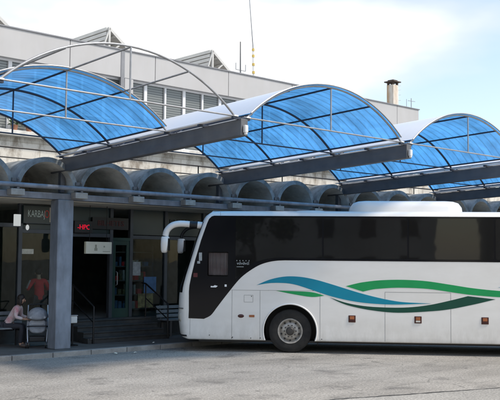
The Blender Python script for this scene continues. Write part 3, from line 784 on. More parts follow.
# ------------------------------------------------------------------ people
def skin_mesh(name, joints, edges, mat, parent, root=0, sub=2):
    me = bpy.data.meshes.new(name); me.from_pydata([j[:3] for j in joints], edges, []); 
    o = bpy.data.objects.new(name, me); COL.objects.link(o); o.parent = parent
    bm = bmesh.new(); bm.from_mesh(me); L = bm.verts.layers.skin.verify()
    for v, j in zip(bm.verts, joints):
        r = j[3]; v[L].radius = r if isinstance(r, tuple) else (r, r)
    bm.verts.ensure_lookup_table(); bm.verts[root][L].use_root = True
    bm.to_mesh(me); bm.free()
    sk = o.modifiers.new('skin', 'SKIN'); sk.use_smooth_shade = True; sk.branch_smoothing = .4
    s_ = o.modifiers.new('sub', 'SUBSURF'); s_.levels = sub; s_.render_levels = sub
    dg = bpy.context.evaluated_depsgraph_get(); me2 = bpy.data.meshes.new_from_object(o.evaluated_get(dg)); me2.name = name
    me2.materials.clear(); me2.materials.append(M[mat])
    for p in me2.polygons: p.use_smooth = True
    o.modifiers.clear(); o.data = me2; bpy.data.meshes.remove(me)
    return o
def chain(J, E, pts, at=None):
    prev = at
    for p in pts:
        J.append(p); i = len(J) - 1
        if prev is not None: E.append((prev, i))
        prev = i
    return prev
def hand(J, E, wrist, palm, direction, side, curl):
    d = Vector(direction).normalized(); s_ = Vector(side).normalized(); c = Vector(curl).normalized(); p = Vector(palm)
    J.append((*p, .030)); pi = len(J) - 1; E.append((wrist, pi))
    for k, (o_, l) in enumerate(((-.030, .075), (-.010, .085), (.010, .08), (.030, .062))):
        a = p + s_ * o_ + d * .045
        chain(J, E, [(*a, .011), (*(a + d * l * .5 + c * l * .15), .009), (*(a + d * l * .75 + c * l * .5), .008)], pi)
    a = p - s_ * .035 + d * .0
    chain(J, E, [(*(a - s_ * .012 + d * .02), .012), (*(a - s_ * .025 + d * .05 + c * .02), .009)], pi)
def seated(name, loc, rz, label, top, lean, arms, seat_h=.45, hair_long=True, stripe=False, group=None):
    """person local: faces -y, seat at z=seat_h, y=0 is the hip line"""
    e = empty(name, loc, rz); tag(e, label, 'person', group)
    zs = seat_h + .09; ly = -lean
    hip = Vector((0, 0, zs)); ch = Vector((0, ly * .62, zs + .30)); sh = Vector((0, ly, zs + .47)); nk = Vector((0, ly * 1.10, zs + .55)); hd = Vector((0, ly * 1.25 - .02, zs + .68))
    J = [(*hip, (.135, .11))]; E = []
    chain(J, E, [(0, ly * .3, zs + .14, (.125, .095)), (*ch, (.145, .105)), (*sh, (.11, .085)), (*nk, .048), (hd.x, hd.y + .005, hd.z - .05, .062), (*hd, (.078, .088)), (hd.x, hd.y + .01, hd.z + .075, .066)], 0)
    shI = 3
    for sx in (-1, 1):
        elb, wr, pd, cu = arms[0 if sx < 0 else 1]
        a = chain(J, E, [(sx * .175, sh.y, sh.z - .015, .055), (*elb, .040), (*wr, .027)], shI)
        hand(J, E, a, Vector(wr) + Vector(pd).normalized() * .06, pd, (sx * -1, 0, 0) if abs(pd[0]) < .7 else (0, sx, 0), cu)
        chain(J, E, [(sx * .09, -.02, zs - .01, .085), (sx * .12, -.44, zs + .0, .062), (sx * .12, -.40, .10, .042), (sx * .12, -.43, .045, .042), (sx * .13, -.56, .03, .036)], 0)
    skin_mesh('body', J, E, 'skin', e)
    # clothing follows the same joints a little thicker
    J = [(*(hip + Vector((0, 0, -.06))), (.150, .125))]; E = []
    chain(J, E, [(*(hip + Vector((0, ly * .08, .03))), (.148, .122)), (0, ly * .3, zs + .14, (.137, .107)), (*ch, (.157, .118)), (sh.x, sh.y, sh.z, (.15, .115)), (sh.x, sh.y * 1.04, sh.z + .055, .082)], 0)
    for sx in (-1, 1):
        elb, wr, pd, cu = arms[0 if sx < 0 else 1]; el = Vector(elb); w_ = Vector(wr)
        c2 = el + (w_ - el) * .8
        chain(J, E, [(sx * .095, sh.y + .002, sh.z + .022, .088), (sx * .175, sh.y, sh.z - .005, .080), (*elb, .052), (*c2, .040)], 4)
    skin_mesh('top', J, E, top, e)
    J = [(0, 0, zs - .02, (.15, .122))]; E = []
    for sx in (-1, 1):
        chain(J, E, [(sx * .092, -.03, zs - .01, .096), (sx * .12, -.44, zs, .073), (sx * .12, -.40, .16, .055), (sx * .12, -.405, .09, .053)], 0)
    skin_mesh('trousers', J, E, 'trousers', e)
    for sx in (-1, 1):
        skin_mesh('shoe', [(sx * .12, -.40, .055, .05), (sx * .125, -.5, .045, .048), (sx * .13, -.60, .036, .038)], [(0, 1), (1, 2)], 'shoe', e)
    # hair, eyes, nose, mouth, ears
    g = G(); g.ball((hd.x, hd.y + .028, hd.z + .040), (.092, .098, .098), 14)
    if hair_long: g.ball((hd.x, hd.y + .085, hd.z - .07), (.075, .055, .15), 12); g.ball((hd.x - .075, hd.y + .03, hd.z - .05), (.03, .05, .11), 10); g.ball((hd.x + .075, hd.y + .03, hd.z - .05), (.03, .05, .11), 10)
    g.build('hair', 'hair', e, smooth=60)
    for sx in (-1, 1): G().ball((sx * .03, hd.y - .080, hd.z + .002), (.011, .008, .007), 8).build('eye', 'eye', e)
    G().ball((0, hd.y - .082, hd.z - .028), (.011, .014, .020), 8).build('nose', 'skin', e, smooth=60)
    G().ball((0, hd.y - .078, hd.z - .062), (.024, .010, .008), 8).build('mouth', 'lip', e, smooth=60)
    for sx in (-1, 1): G().ball((sx * .083, hd.y + .008, hd.z - .012), (.010, .018, .028), 8).build('ear', 'skin', e, smooth=60)
    if stripe:
        g = G()
        for sx in (-1, 1):
            elb = Vector(arms[0 if sx < 0 else 1][0]); a = Vector((sx * .178, sh.y, sh.z)); dv = Vector((sx * .05, .035, .02))
            g.tube([a + dv, (a + elb) / 2 + dv, elb + dv * .8], .024, 6)
        g.build('sleeve_stripe', 'stripe_grey', e, smooth=60)
    return e
wm = seated('person', (9.80, 19.36, PZ), R(48), 'woman in a white and pink top leaning forward on the bench beside the stroller', 'shirt_white', .30,
       [((-.25, -.30, .78), (-.12, -.50, .72), (.3, -1, .0), (0, 0, -1)), ((.26, -.32, .78), (.13, -.54, .74), (-.3, -1, .05), (0, 0, -1))])
seated('person', (11.22, 20.36, FLOOR), R(165), 'person in a red jacket with pale sleeve stripe sitting inside behind the shop glass', 'jacket_red', .12,
       [((-.28, -.12, .80), (-.2, -.40, .78), (.2, -1, 0), (0, 0, -1)), ((.28, -.12, .80), (.2, -.40, .78), (-.2, -1, 0), (0, 0, -1))], hair_long=False, stripe=True)
wm.scale = (.93, .93, .93)
e = empty('stool', (11.22, 20.38, FLOOR)); tag(e, 'dark stool inside the shop under the person in red', 'stool')
G().lathe([(.02, .40), (.19, .40), (.20, .42), (.19, .445), (.02, .45)], (0, 0, 0), 'z', 20).build('seat', 'plastic_black', e)
g = G()
for k in range(4): a = PI / 4 + k * PI / 2; g = G().tube([(.12 * math.cos(a), .12 * math.sin(a), .40), (.19 * math.cos(a), .19 * math.sin(a), 0)], .014, 6); g.build('leg', 'bench_leg', e)

# ------------------------------------------------------------------ stroller
e = empty('stroller', (10.36, 18.86, PZ), R(-29)); tag(e, 'grey baby stroller with rounded hood facing out beside the column', 'stroller')
g = G(); n = 14
vs = []
for j in range(9):
    a = R(-15 + 120 * j / 8)            # hood sweeps from front to back
    for i in range(n + 1):
        t = PI * i / n; x = .235 * math.cos(t); q = .20 * math.sin(t)
        vs.append((x, -.10 + .06 + -math.cos(a) * q * 1.2, .72 + math.sin(a) * q * 1.1 + .0))
g.add(vs, [(j * (n + 1) + i, j * (n + 1) + i + 1, (j + 1) * (n + 1) + i + 1, (j + 1) * (n + 1) + i) for j in range(8) for i in range(n)])
h_ = g.build('hood', 'pram_grey', e, smooth=60, fix=False); sm = h_.modifiers.new('t', 'SOLIDIFY'); sm.thickness = .012
# seat shell: tapering rounded panel, with a pale seat liner
def rounded(w, z0, z1, y0, y1, r, g, mi=0, yt=0):
    pts = []
    for cx_, cz_, a0 in ((w - r, z1 - r, 0), (-w + r, z1 - r, 90), (-w + r * 1.6, z0 + r * 1.6, 180), (w - r * 1.6, z0 + r * 1.6, 270)):
        rr = r if a0 < 180 else r * 1.6
        for k in range(6): a = R(a0 + 18 * k); pts.append((cx_ + rr * math.cos(a), cz_ + rr * math.sin(a)))
    g.prism(pts, y0, y1, mi)
g = G(); rounded(.215, .36, .84, .02, .06, .10, g); g.build('seat_back', 'pram_grey', e, bevel=.015, smooth=50)
g = G(); rounded(.20, .34, .66, -.20, -.13, .09, g); g.build('footmuff', 'pram_grey', e, bevel=.03, smooth=50)
g = G(); rounded(.15, .56, .60, -.215, -.20, .018, g); rounded(.19, .70, .745, -.245, -.23, .02, g); g.build('pale_band', 'pram_pale', e, bevel=.004)
g = G()
for sx in (-1, 1): g.box(sx * .21 - .015, sx * .21 + .015, -.14, .04, .42, .62)
g.build('seat_side', 'pram_grey', e, bevel=.006)
for sx in (-1, 1):
    G().tube([(sx * .23, .32, .98), (sx * .235, .12, .72), (sx * .235, -.14, .42), (sx * .215, -.26, .13)], .014, 8).build('frame_tube', 'pram_frame', e, smooth=60)
    G().tube([(sx * .235, -.02, .56), (sx * .24, .26, .12)], .013, 8).build('rear_leg', 'pram_frame', e, smooth=60)
G().tube([(-.23, .32, .98), (-.18, .35, 1.0), (.18, .35, 1.0), (.23, .32, .98)], .016, 8).build('handle', 'plastic_black', e, smooth=60)
G().tube([(-.235, -.14, .50), (-.2, -.28, .52), (.2, -.28, .52), (.235, -.14, .50)], .014, 8).build('bumper_bar', 'plastic_black', e, smooth=60)
g = G(); g.box(-.19, .19, -.16, .2, .14, .26); g.build('basket', 'plastic_black', e, bevel=.02)
for sx in (-1, 1):
    for y, r in ((-.27, .085), (.27, .10)):
        for dx in (-.028, .028):
            w = G().lathe([(r * .6, -.011), (r, -.012), (r, .012), (r * .6, .011)], (sx * .225 + dx, y, r), 'x', 18).build('wheel', 'plastic_black', e, smooth=40)
            G().lathe([(.005, -.013), (r * .55, -.013), (r * .55, .013), (.005, .013)], (sx * .225 + dx, y, r), 'x', 14).build('hub', 'pram_frame', w, smooth=40)

# ------------------------------------------------------------------ the coach
BUS = empty('coach', (13.0406, 16.8327, 0), -.82788)
tag(BUS, 'white coach with teal and green swooshes and black windows, nose towards the station', 'bus')
LB, HWB = 12.2, 1.265
XS = [(.29, .335), (.34, .29), (.8, .258), (1.45, .25), (1.6, .262), (1.85, .31), (2.216, .395), (2.7, .535), (3.15, .69), (3.30, .76), (3.5, .9)]
AA = [(.29, .25), (.4, .33), (.8, .36), (1.3, .34), (1.6, .30), (2.2, .21), (3.15, .19), (3.5, .19)]
NP = 3.0
def front(z, ph, off=0.0, ins=0.0):     # ph 0..pi from near side to far side
    xs = lerp_tab(XS, z); a = lerp_tab(AA, z)
    c, s_ = math.cos(ph), math.sin(ph)
    yy = math.copysign(abs(c) ** (2 / NP), c); xx = s_ ** (2 / NP) if s_ > 0 else 0
    # outward normal in plan
    nx = -(abs(s_) ** (2 - 2 / NP)) / max(a, .05); ny = -math.copysign(abs(c) ** (2 - 2 / NP), c) / HWB
    l = math.hypot(nx, ny); nx /= l; ny /= l
    return (xs - a * xx + nx * (off - ins), HWB - (HWB - 0) * yy + ny * (off - ins))
def plan(z, ins):
    pts = []
    K = 34
    for k in range(K + 1): pts.append(front(z, PI * k / K, 0, ins))
    # far side, rear corners, near side
    W_ = 2 * HWB; r = .22
    for x in (2.0, 4.0, 6.0, 8.0, 10.0): pts.append((x, W_ - ins))
    rz = lerp_tab([(.29, .05), (.8, .0), (2.0, .02), (3.2, .16), (3.5, .3)], z)
    for k in range(7): a = PI / 2 - PI / 2 * k / 6; pts.append((LB - rz - r + (r - ins * .9) * math.cos(a), W_ - r + (r - ins) * math.sin(a)))
    for k in range(7): a = -PI / 2 * k / 6; pts.append((LB - rz - r + (r - ins * .9) * math.cos(a), r + (r - ins) * math.sin(a)))
    for x in (10.0, 8.0, 6.0, 4.0, 2.0): pts.append((x, ins))
    return pts
rows = [(.29, .03), (.31, .005), (.34, 0), (.42, 0), (.6, 0), (.8, 0), (1.0, 0), (1.2, 0), (1.35, 0), (1.45, 0), (1.55, 0), (1.7, 0), (1.85, 0), (2.0, 0), (2.216, 0), (2.45, 0), (2.7, 0), (2.95, 0), (3.15, 0), (3.24, 0), (3.30, .012), (3.35, .04), (3.39, .09), (3.42, .17), (3.44, .32), (3.455, .6), (3.46, .95)]
g = G(); P = len(plan(1, 0))
for z, ins in rows: g.v += [(x, y, z) for x, y in plan(min(z, 3.36), ins)]
for j in range(len(rows) - 1):
    for i in range(P): g.f.append([j * P + i, j * P + (i + 1) % P, (j + 1) * P + (i + 1) % P, (j + 1) * P + i]); g.m.append(0)
g.f.append(list(range(P))[::-1]); g.m.append(0); g.f.append([(len(rows) - 1) * P + i for i in range(P)]); g.m.append(0)
body = g.build('body', ['bus_body', 'trim_black'], BUS)
WX, WZ, WR = 2.738, .522, .522
WXR, WXT = 8.95, 10.3
for wx in (WX, WXR):
    for ya, yb in ((-.2, .62), (2 * HWB - .62, 2 * HWB + .2)):
        c = G().lathe([(.635, ya), (.635, yb)], (wx, 0, WZ + .005), 'y', 48).build('cutter', 'trim_black'); c.parent = BUS
        bool_diff(body, c)
CABX0, CABX1, CABZ0, CABZ1 = .725, 1.215, 1.835, 2.415
c = G().box(CABX0, CABX1, -.2, .45, CABZ0, CABZ1).build('cutter', 'trim_black'); c.parent = BUS
bool_diff(body, c)
for p in body.data.polygons: p.use_smooth = True
body.data.set_sharp_from_angle(angle=R(28))
# black in wheel wells and cab recess
me = body.data
if len(me.materials) < 2: me.materials.append(M['trim_black'])
for p in me.polygons:
    cpt = p.center
    for wx in (WX, WXR):
        dd = math.hypot(cpt.x - wx, cpt.z - WZ)
        if dd < .66 and (.02 < cpt.y < .70 or 2 * HWB - .70 < cpt.y < 2 * HWB - .02) and cpt.z > .32: p.material_index = 1
    if CABX0 - .01 < cpt.x < CABX1 + .01 and CABZ0 - .01 < cpt.z < CABZ1 + .01 and .01 < cpt.y < .5: p.material_index = 1
# arch lips
for wx in (WX, WXR):
    g = G(); g.tube([(wx + .65 * math.cos(a), -.004, WZ + .005 + .65 * math.sin(a)) for a in [R(-20 + 220 * i / 40) for i in range(41)]], .018, 8); g.build('arch_lip', 'bus_white', BUS, smooth=60)
# chassis underside
g = G(); g.box(.5, 12.0, .14, 2 * HWB - .14, .235, .285); g.box(3.4, 8.0, .5, 2.0, .20, .235); g.build('chassis', 'trim_black', BUS)
# --- black glazing band, near side
low = [(.262, .80), (.64, .79), (.813, .884), (.973, 1.092), (1.224, 1.422), (1.538, 1.799), (1.878, 2.05), (2.121, 2.159), (2.364, 2.212), (2.607, 2.228)]
lowc = [low[0]] + catmull(low[1:], 5)
def xsb(z): return lerp_tab(XS, z) + .012
top = 3.305
left = [(xsb(z) , z) for z in (3.22, 3.1, 2.9, 2.7, 2.45, 2.216, 2.0, 1.85, 1.7, 1.6, 1.45, 1.2, 1.0)]
band = lowc + [(11.9, 2.228), (11.95, 2.28), (11.85, 3.26), (11.8, top)] + [(.86, top), (.80, 3.285)] + left
g = G(); g.prism(band, -.004, .0005); bd = g.build('window_band', 'bus_black', BUS)
c = G().box(CABX0, CABX1, -.2, .45, CABZ0, CABZ1).build('cutter', 'trim_black'); c.parent = BUS
bool_diff(bd, c)
# passenger panes
def pane(poly, name='side_window', mat='bus_glass', y=-.009): return G().prism(poly, y, -.0045).build(name, mat, BUS, bevel=.0)
def rpoly(x0, x1, z0, z1, r=.05):
    p = []
    for cx_, cz_, a0 in ((x1 - r, z1 - r, 0), (x0 + r, z1 - r, 90), (x0 + r, z0 + r, 180), (x1 - r, z0 + r, 270)):
        for k in range(5): a = R(a0 + 22.5 * k); p.append((cx_ + r * math.cos(a), cz_ + r * math.sin(a)))
    return p
first_pane = [(1.40, 1.76), (1.50, 1.85), (1.62, 1.98), (1.70, 2.05), (1.86, 2.18), (2.121, 2.25), (2.40, 2.29), (3.50, 2.29), (3.50, 3.26), (1.40, 3.26)]
pane(first_pane)
for a, b in ((3.545, 5.535), (5.58, 7.57), (7.615, 9.6), (9.645, 11.7)): pane(rpoly(a, b, 2.285, 3.26))
cabp = [(.335, 1.62), (1.31, 1.62), (1.35, 1.66), (1.35, 3.25), (.80, 3.25), (.72, 3.13), (.60, 2.75), (.45, 2.25)]
G().prism(rpoly(CABX0 - .01, CABX1 + .01, CABZ0 - .01, CABZ1 + .01, .03), -.009, -.0045).build('cab_window', 'cab_glass', BUS)
# curtain with folds inside the cab recess
g = G(); n = 40; vs = []
for i in range(n + 1):
    x = CABX0 + .01 + (CABX1 - CABX0 - .02) * i / n; y = .06 + .016 * math.sin(i * 1.15) + .01 * math.sin(i * .37)
    vs += [(x, y, CABZ0 + .02), (x, y, CABZ1 - .02)]
g.add(vs, [(2 * i, 2 * i + 2, 2 * i + 3, 2 * i + 1) for i in range(n)]); g.build('curtain', 'curtain', BUS, smooth=60)
# small bright things in and on the cab glass
g = G(); g.box(.50, .575, -.008, -.0045, 2.20, 2.40); g.box(.46, .53, -.008, -.0045, 2.13, 2.19); g.build('cab_sticker', 'paper_grey', BUS)
G().box(.37, .47, -.008, -.0045, 1.80, 1.90).build('cab_sticker', 'dim_red', BUS)
g = G(); g.prism([(.80, 1.555), (.93, 1.555), (.97, 1.59), (.90, 1.61), (.86, 1.585), (.80, 1.59)], -.009, -.0045); g.box(1.14, 1.19, -.009, -.0045, 1.575, 1.63); g.build('white_mark', 'white_line', BUS)
# emblem: ticks above small letters and a thin line
g = G()
for i in range(5): g.prism([(1.42 + i * .075, 2.200), (1.445 + i * .075, 2.200), (1.4325 + i * .075, 2.232)], -.0115, -.0092)
g.box(1.43, 1.60, -.0115, -.0092, 2.055, 2.068); g.build('emblem', 'paper_grey', BUS)
text('emblem_letters', 'vdvdvdl', .105, 'paper_grey', BUS, (1.585, -.0105, 2.145), xs=.95, depth=.0012)
# far side band (simple mirror)
G().prism([(.9, 2.23), (11.9, 2.23), (11.85, 3.30), (.9, 3.30)], 2 * HWB - .0005, 2 * HWB + .004).build('window_band', 'bus_black', BUS)
# --- windscreen following the nose
def skin_patch(z0, z1, p0, p1, off, nz, np_, mat, name):
    g = G(); vs = []
    for j in range(nz + 1):
        z = z0 + (z1 - z0) * j / nz
        for i in range(np_ + 1):
            x, y = front(z, p0 + (p1 - p0) * i / np_, off); vs.append((x, y, z))
    W_ = np_ + 1
    g.add(vs, [(j * W_ + i, j * W_ + i + 1, (j + 1) * W_ + i + 1, (j + 1) * W_ + i) for j in range(nz) for i in range(np_)])
    o = g.build(name, mat, BUS, smooth=50); s_ = o.modifiers.new('t', 'SOLIDIFY'); s_.thickness = .006; s_.offset = 0; return o
skin_patch(1.42, 3.16, R(20), PI - R(20), .004, 16, 40, 'bus_black', 'windscreen')
for a in (R(24), PI - R(50)):
    skin_patch(.72, .92, a, a + R(26), .006, 3, 8, 'lamp_clear', 'headlight')
skin_patch(.36, .40, R(5), PI - R(5), .012, 1, 40, 'trim_black', 'bumper_lip')
skin_patch(1.02, 1.05, R(12), PI - R(12), .010, 1, 40, 'seam', 'bumper_seam')
# thin roof seam over the front
# --- livery
def sw(name, a, b, mat, y=-.0035):     # closed outline from two smooth curves sharing their ends
    a = catmull(a, 6); b = catmull(b, 6)
    G().prism(a + b[::-1][1:-1] if a[0] == b[0] and a[-1] == b[-1] else a + b[::-1], y, .0005).build(name, mat, BUS)
T0, T1 = (1.92, 1.622), (6.09, 1.236)
sw('teal_swoosh', [T0, (2.246, 1.761), (2.609, 1.837), (2.972, 1.834), (3.335, 1.773), (3.696, 1.675), (4.055, 1.567), (4.414, 1.462), (4.771, 1.373), (5.127, 1.300), (5.482, 1.256), T1],
   [T0, (2.25, 1.675), (2.61, 1.678), (2.85, 1.645), (3.05, 1.59), (3.408, 1.473), (3.696, 1.383), (4.056, 1.298), (4.414, 1.240), (4.771, 1.209), (5.15, 1.197), (5.5, 1.205), T1], 'teal', -.0045)
sw('green_tail', [(2.393, 1.492), (2.829, 1.487), (3.264, 1.467), (3.56, 1.388)], [(2.393, 1.492), (2.83, 1.410), (3.264, 1.353), (3.56, 1.388)], 'green')
UP0 = [(4.075, 1.622), (4.30, 1.682), (4.509, 1.725), (4.89, 1.772), (5.4, 1.790), (5.956, 1.766), (6.519, 1.69), (7.08, 1.608), (7.708, 1.552), (8.4, 1.53), (9.0, 1.57), (9.5, 1.66)]
UP1 = [(4.485, 1.497), (4.70, 1.548), (4.89, 1.572), (5.35, 1.600), (6.039, 1.578), (6.682, 1.492), (7.079, 1.446), (7.706, 1.404), (8.4, 1.39), (9.0, 1.46), (9.5, 1.66)]
a = catmull(UP0, 6); b = catmull(UP1, 6)
G().prism(a + b[::-1][1:], -.0035, .0005).build('green_swoosh', 'green', BUS)
sw('teal_swoosh', [(7.66, 1.632), (8.2, 1.72), (8.9, 1.74), (9.6, 1.62), (10.4, 1.40)], [(7.66, 1.632), (8.2, 1.64), (8.9, 1.62), (9.6, 1.49), (10.4, 1.40)], 'teal')
DK0 = [(3.70, 1.345), (4.056, 1.232), (4.414, 1.165), (4.8, 1.132), (5.316, 1.125), (5.717, 1.15), (6.118, 1.21), (6.587, 1.32), (6.962, 1.420)]
DK1 = [(3.70, 1.345), (3.9, 1.245), (4.176, 1.15), (4.676, 1.055), (5.316, 1.004), (6.117, 1.052), (6.539, 1.105), (6.913, 1.182), (7.24, 1.258), (7.60, 1.352)]
a = catmull(DK0, 6); b = catmull(DK1, 6)
G().prism(a + [(7.24, 1.39)] + b[::-1][:-1], -.0035, .0005).build('dark_green_swoosh', 'dark_green', BUS)
# --- panel seams, hatches
g = G(); w = .006
def hs(x0, x1, z): g.box(x0, x1, -.0022, .0005, z - w / 2, z + w / 2)
def vsm(x, z0, z1): g.box(x - w / 2, x + w / 2, -.0026, .0005, z0, z1)
hs(1.30, 2.21, 1.497); hs(3.27, 3.455, 1.505); hs(2.2, 3.3, 1.5)
vsm(1.325, .31, 1.50); vsm(2.008, .31, 1.495); vsm(3.46, .31, 1.505)
hs(5.01, 6.56, 1.492); vsm(5.01, .31, 1.495); vsm(6.56, .31, 1.49); vsm(8.1, .31, 1.49)
hs(1.62, 1.835, 1.378); hs(1.62, 1.835, 1.21); vsm(1.62, 1.21, 1.378); vsm(1.835, 1.21, 1.378)
vsm(.30, .40, 1.35)
vsm(1.02, 3.31, 3.40)
g.build('panel_seam', 'seam', BUS)
g = G()
for x, z in ((.78, .40), (1.345, .36), (2.02, .35), (1.80, 1.35), (1.79, .345), (1.33, .345), (3.33, .345), (3.50, .345)): g.lathe([(.012, -.006), (.012, .0)], (x, 0, z), 'y', 10)
g.build('latch', 'trim_black', BUS)
# marker lamps
g = G(); g.lathe([(.001, -.02), (.05, -.018), (.065, -.010), (.07, 0)], (0, 0, 0), 'y', 20)
ml = g.build('marker_lamp', 'marker_red', BUS, smooth=50); ml.location = (1.545, 0, .872); ml.scale = (1.1, 1, .62)
ml = G().box(1.745, 1.875, -.016, 0, .848, .902).build('marker_lamp', 'marker_orange', BUS, bevel=.006)
for x in (4.224, 5.787, 7.353):
    ml = G().box(x - .085, x + .085, -.014, 0, .76, .925).build('marker_lamp', 'marker_red', BUS, bevel=.008)
    G().box(x - .052, x + .052, -.022, -.0145, .83, .905).build('lens', 'marker_orange', ml, bevel=.005)
    G().box(x - .052, x + .052, -.020, -.0145, .785, .825).build('reflector', 'lamp_clear' if abs(x - 5.787) < .1 else 'marker_red', ml, bevel=.004)
# roof pod and hatch
def pod(name, x0, x1, y0, y1, z0, z1, r):
    g = G(); rows_ = [(z0, 0), (z0 + (z1 - z0) * .45, .02), (z0 + (z1 - z0) * .8, .10), (z1 - .02, .22), (z1, .42)]; n = 0
    for z, ins in rows_:
        pts = []
        for cx_, cy_, a0 in ((x1 - r, y1 - r, 0), (x0 + r, y1 - r, 90), (x0 + r, y0 + r, 180), (x1 - r, y0 + r, 270)):
            for k in range(7): a = R(a0 + 15 * k); q = max(r - ins, .01); pts.append((cx_ + q * math.cos(a), cy_ + q * math.sin(a)))
        n = len(pts); g.v += [(x, y, z) for x, y in pts]
    for j in range(len(rows_) - 1):
        for i in range(n): g.f.append([j * n + i, j * n + (i + 1) % n, (j + 1) * n + (i + 1) % n, (j + 1) * n + i]); g.m.append(0)
    g.f.append([(len(rows_) - 1) * n + i for i in range(n)]); g.m.append(0)
    return g.build(name, 'bus_white', BUS, smooth=50)
pod('roof_pod', 4.17, 6.98, .42, 2.11, 3.42, 3.735, .43)
pod('roof_hatch', 2.75, 3.65, .75, 1.75, 3.43, 3.505, .44)
# wheels
def wheel(x, y, s_, dual=False):
    w = empty('wheel', (x, y, WZ)); w.parent = BUS
    t = G().lathe([(.30, -.13), (.40, -.145), (.47, -.14), (.508, -.118), (.522, -.085), (.522, .085), (.508, .118), (.47, .14), (.40, .145), (.30, .13)], (0, 0, 0), 'y', 48, close=False).build('tyre', 'rubber', w, smooth=35)
    g = G(); g.lathe([(.305, s_ * .13), (.298, s_ * .138), (.275, s_ * .135), (.262, s_ * .10), (.235, s_ * .055), (.20, s_ * .085), (.165, s_ * .105), (.12, s_ * .105), (.02, s_ * .105)], (0, 0, 0), 'y', 40, close=False); r_ = g.build('rim', 'rim', w, smooth=40)
    g = G()
    for k in range(10):
        a = 2 * PI * (k + .5) / 10; g.lathe([(.001, s_ * .078), (.024, s_ * .078), (.024, s_ * .06)], (.222 * math.cos(a), s_ * .006, .222 * math.sin(a)), 'y', 10)
    g.build('vent_hole', 'trim_black', w)
    g = G()
    for k in range(10):
        a = 2 * PI * k / 10; g.lathe([(.016, s_ * .10), (.016, s_ * .135), (.006, s_ * .14)], (.142 * math.cos(a), 0, .142 * math.sin(a)), 'y', 8)
    g.build('wheel_nut', 'rim_dark', w)
    g = G(); g.lathe([(.10, s_ * .10), (.098, s_ * .16), (.075, s_ * .185), (.01, s_ * .19)], (0, 0, 0), 'y', 24); g.build('hub', 'rim_dark', w, smooth=40)
    g = G(); g.lathe([(.30, 0), (.30, -s_ * .12)], (0, 0, 0), 'y', 24); g.build('brake_drum', 'trim_black', w)
for x in (WX, WXR):
    wheel(x, .20, -1); wheel(x, 2 * HWB - .20, 1)
G().box(3.39, 3.41, .06, .50, .20, .62).build('mud_flap', 'rubber', BUS)
G().tube([(WX, .3, WZ), (WX, 2 * HWB - .3, WZ)], .09, 10).build('axle', 'trim_black', BUS)
G().tube([(WXR, .3, WZ), (WXR, 2 * HWB - .3, WZ)], .12, 10).build('axle', 'trim_black', BUS)
# mirrors
for y, sg in ((.10, 1), (2 * HWB - .18, -1)):
    e = empty('mirror', (0, 0, 0)); e.parent = BUS
    zz = 0 if sg > 0 else -.16; rr_ = .078 if sg > 0 else .045; mt_ = 'bus_white' if sg > 0 else 'trim_black'
    pts = catmull([(.24, y + .02 * sg, 3.095), (0.0, y - .03 * sg, 3.105), (-.18, y - .06 * sg, 3.06), (-.305, y - .07 * sg, 2.94), (-.345, y - .07 * sg, 2.80)], 6)
    G().tube(pts, [rr_] * len(pts), 14).build('arm', mt_, e, smooth=50)
    g = G()
    zs_ = [(2.785, .085, .10), (2.76, .10, .12), (2.6, .10, .125), (2.45, .085, .11), (2.395, .06, .08), (2.385, .02, .03)]
    for z, rx, ry in zs_:
        for k in range(16): t = 2 * PI * k / 16; g.v.append((-.345 - (2.78 - z) * .06 + rx * math.copysign(abs(math.cos(t)) ** .7, math.cos(t)), y - .07 * sg + ry * math.copysign(abs(math.sin(t)) ** .7, math.sin(t)), z))
    for j in range(len(zs_) - 1):
        for k in range(16): g.f.append([j * 16 + k, j * 16 + (k + 1) % 16, (j + 1) * 16 + (k + 1) % 16, (j + 1) * 16 + k]); g.m.append(0)
    g.f += [list(range(16)), [(len(zs_) - 1) * 16 + k for k in range(16)][::-1]]; g.m += [0, 0]
    g.build('mirror_head', 'bus_white', e, smooth=50)
    G().box(-.262, -.245, y - .07 * sg - .09, y - .07 * sg + .09, 2.44, 2.74).build('mirror_glass', 'bus_glass', e)
    g = G(); g.tube([(.24, y + .02 * sg, 3.095), (.43, y + .05 * sg, 3.08)], .085, 12); g.build('mount', 'trim_black', e, smooth=50)
    g = G(); g.tube([(.43, y + .05 * sg, 3.08), (.72, y + .09 * sg, 3.05)], .088, 12); g.build('root', 'bus_white', e, smooth=50)

# ------------------------------------------------------------------ across the road (reflected in the coach and shop glass)
M['opp_wall'] = pbr('opp_wall', (.36, .38, .39), .9, var=.2, vscale=.3)
M['opp_wall_warm'] = pbr('opp_wall_warm', (.40, .39, .37), .9, var=.2, vscale=.3)
M['opp_dark'] = pbr('opp_dark', (.02, .022, .025), .2)
M['crown'] = pbr('crown', (.035, .055, .022), .8, var=.5, vscale=.8)
M['bark'] = pbr('bark', (.06, .05, .04), .9)
def opposite(c, L, D, H, mat, lab, seed):
    rr = random.Random(seed); e = empty('townhouse', c, R(-43)); tag(e, lab, 'building', 'houses across the road')
    G().box(-L / 2, L / 2, -D, 0, 0, H).build('wall', mat, e)
    g = G(); g.box(-L / 2 - .3, L / 2 + .3, -D - .3, .3, H, H + .35); g.build('roof', 'coping', e)
    n = int(L // 3.2)
    for fl in range(int(H // 3)):
        for i in range(n):
            x = -L / 2 + 1.0 + i * 3.2
            G().box(x, x + 1.3, -.02, .03, .9 + fl * 3, 2.4 + fl * 3).build('window', 'opp_dark', e)
opposite((-22, -14, 0), 26, 12, 9.6, 'opp_wall', 'grey three storey house across the road behind the photographer', 1)
opposite((-2, -36, 0), 24, 12, 12.8, 'opp_wall_warm', 'taller warm toned four storey house across the road behind the photographer', 2)
opposite((20, -52, 0), 22, 12, 6.6, 'opp_wall', 'low two storey house across the road behind the photographer', 3)
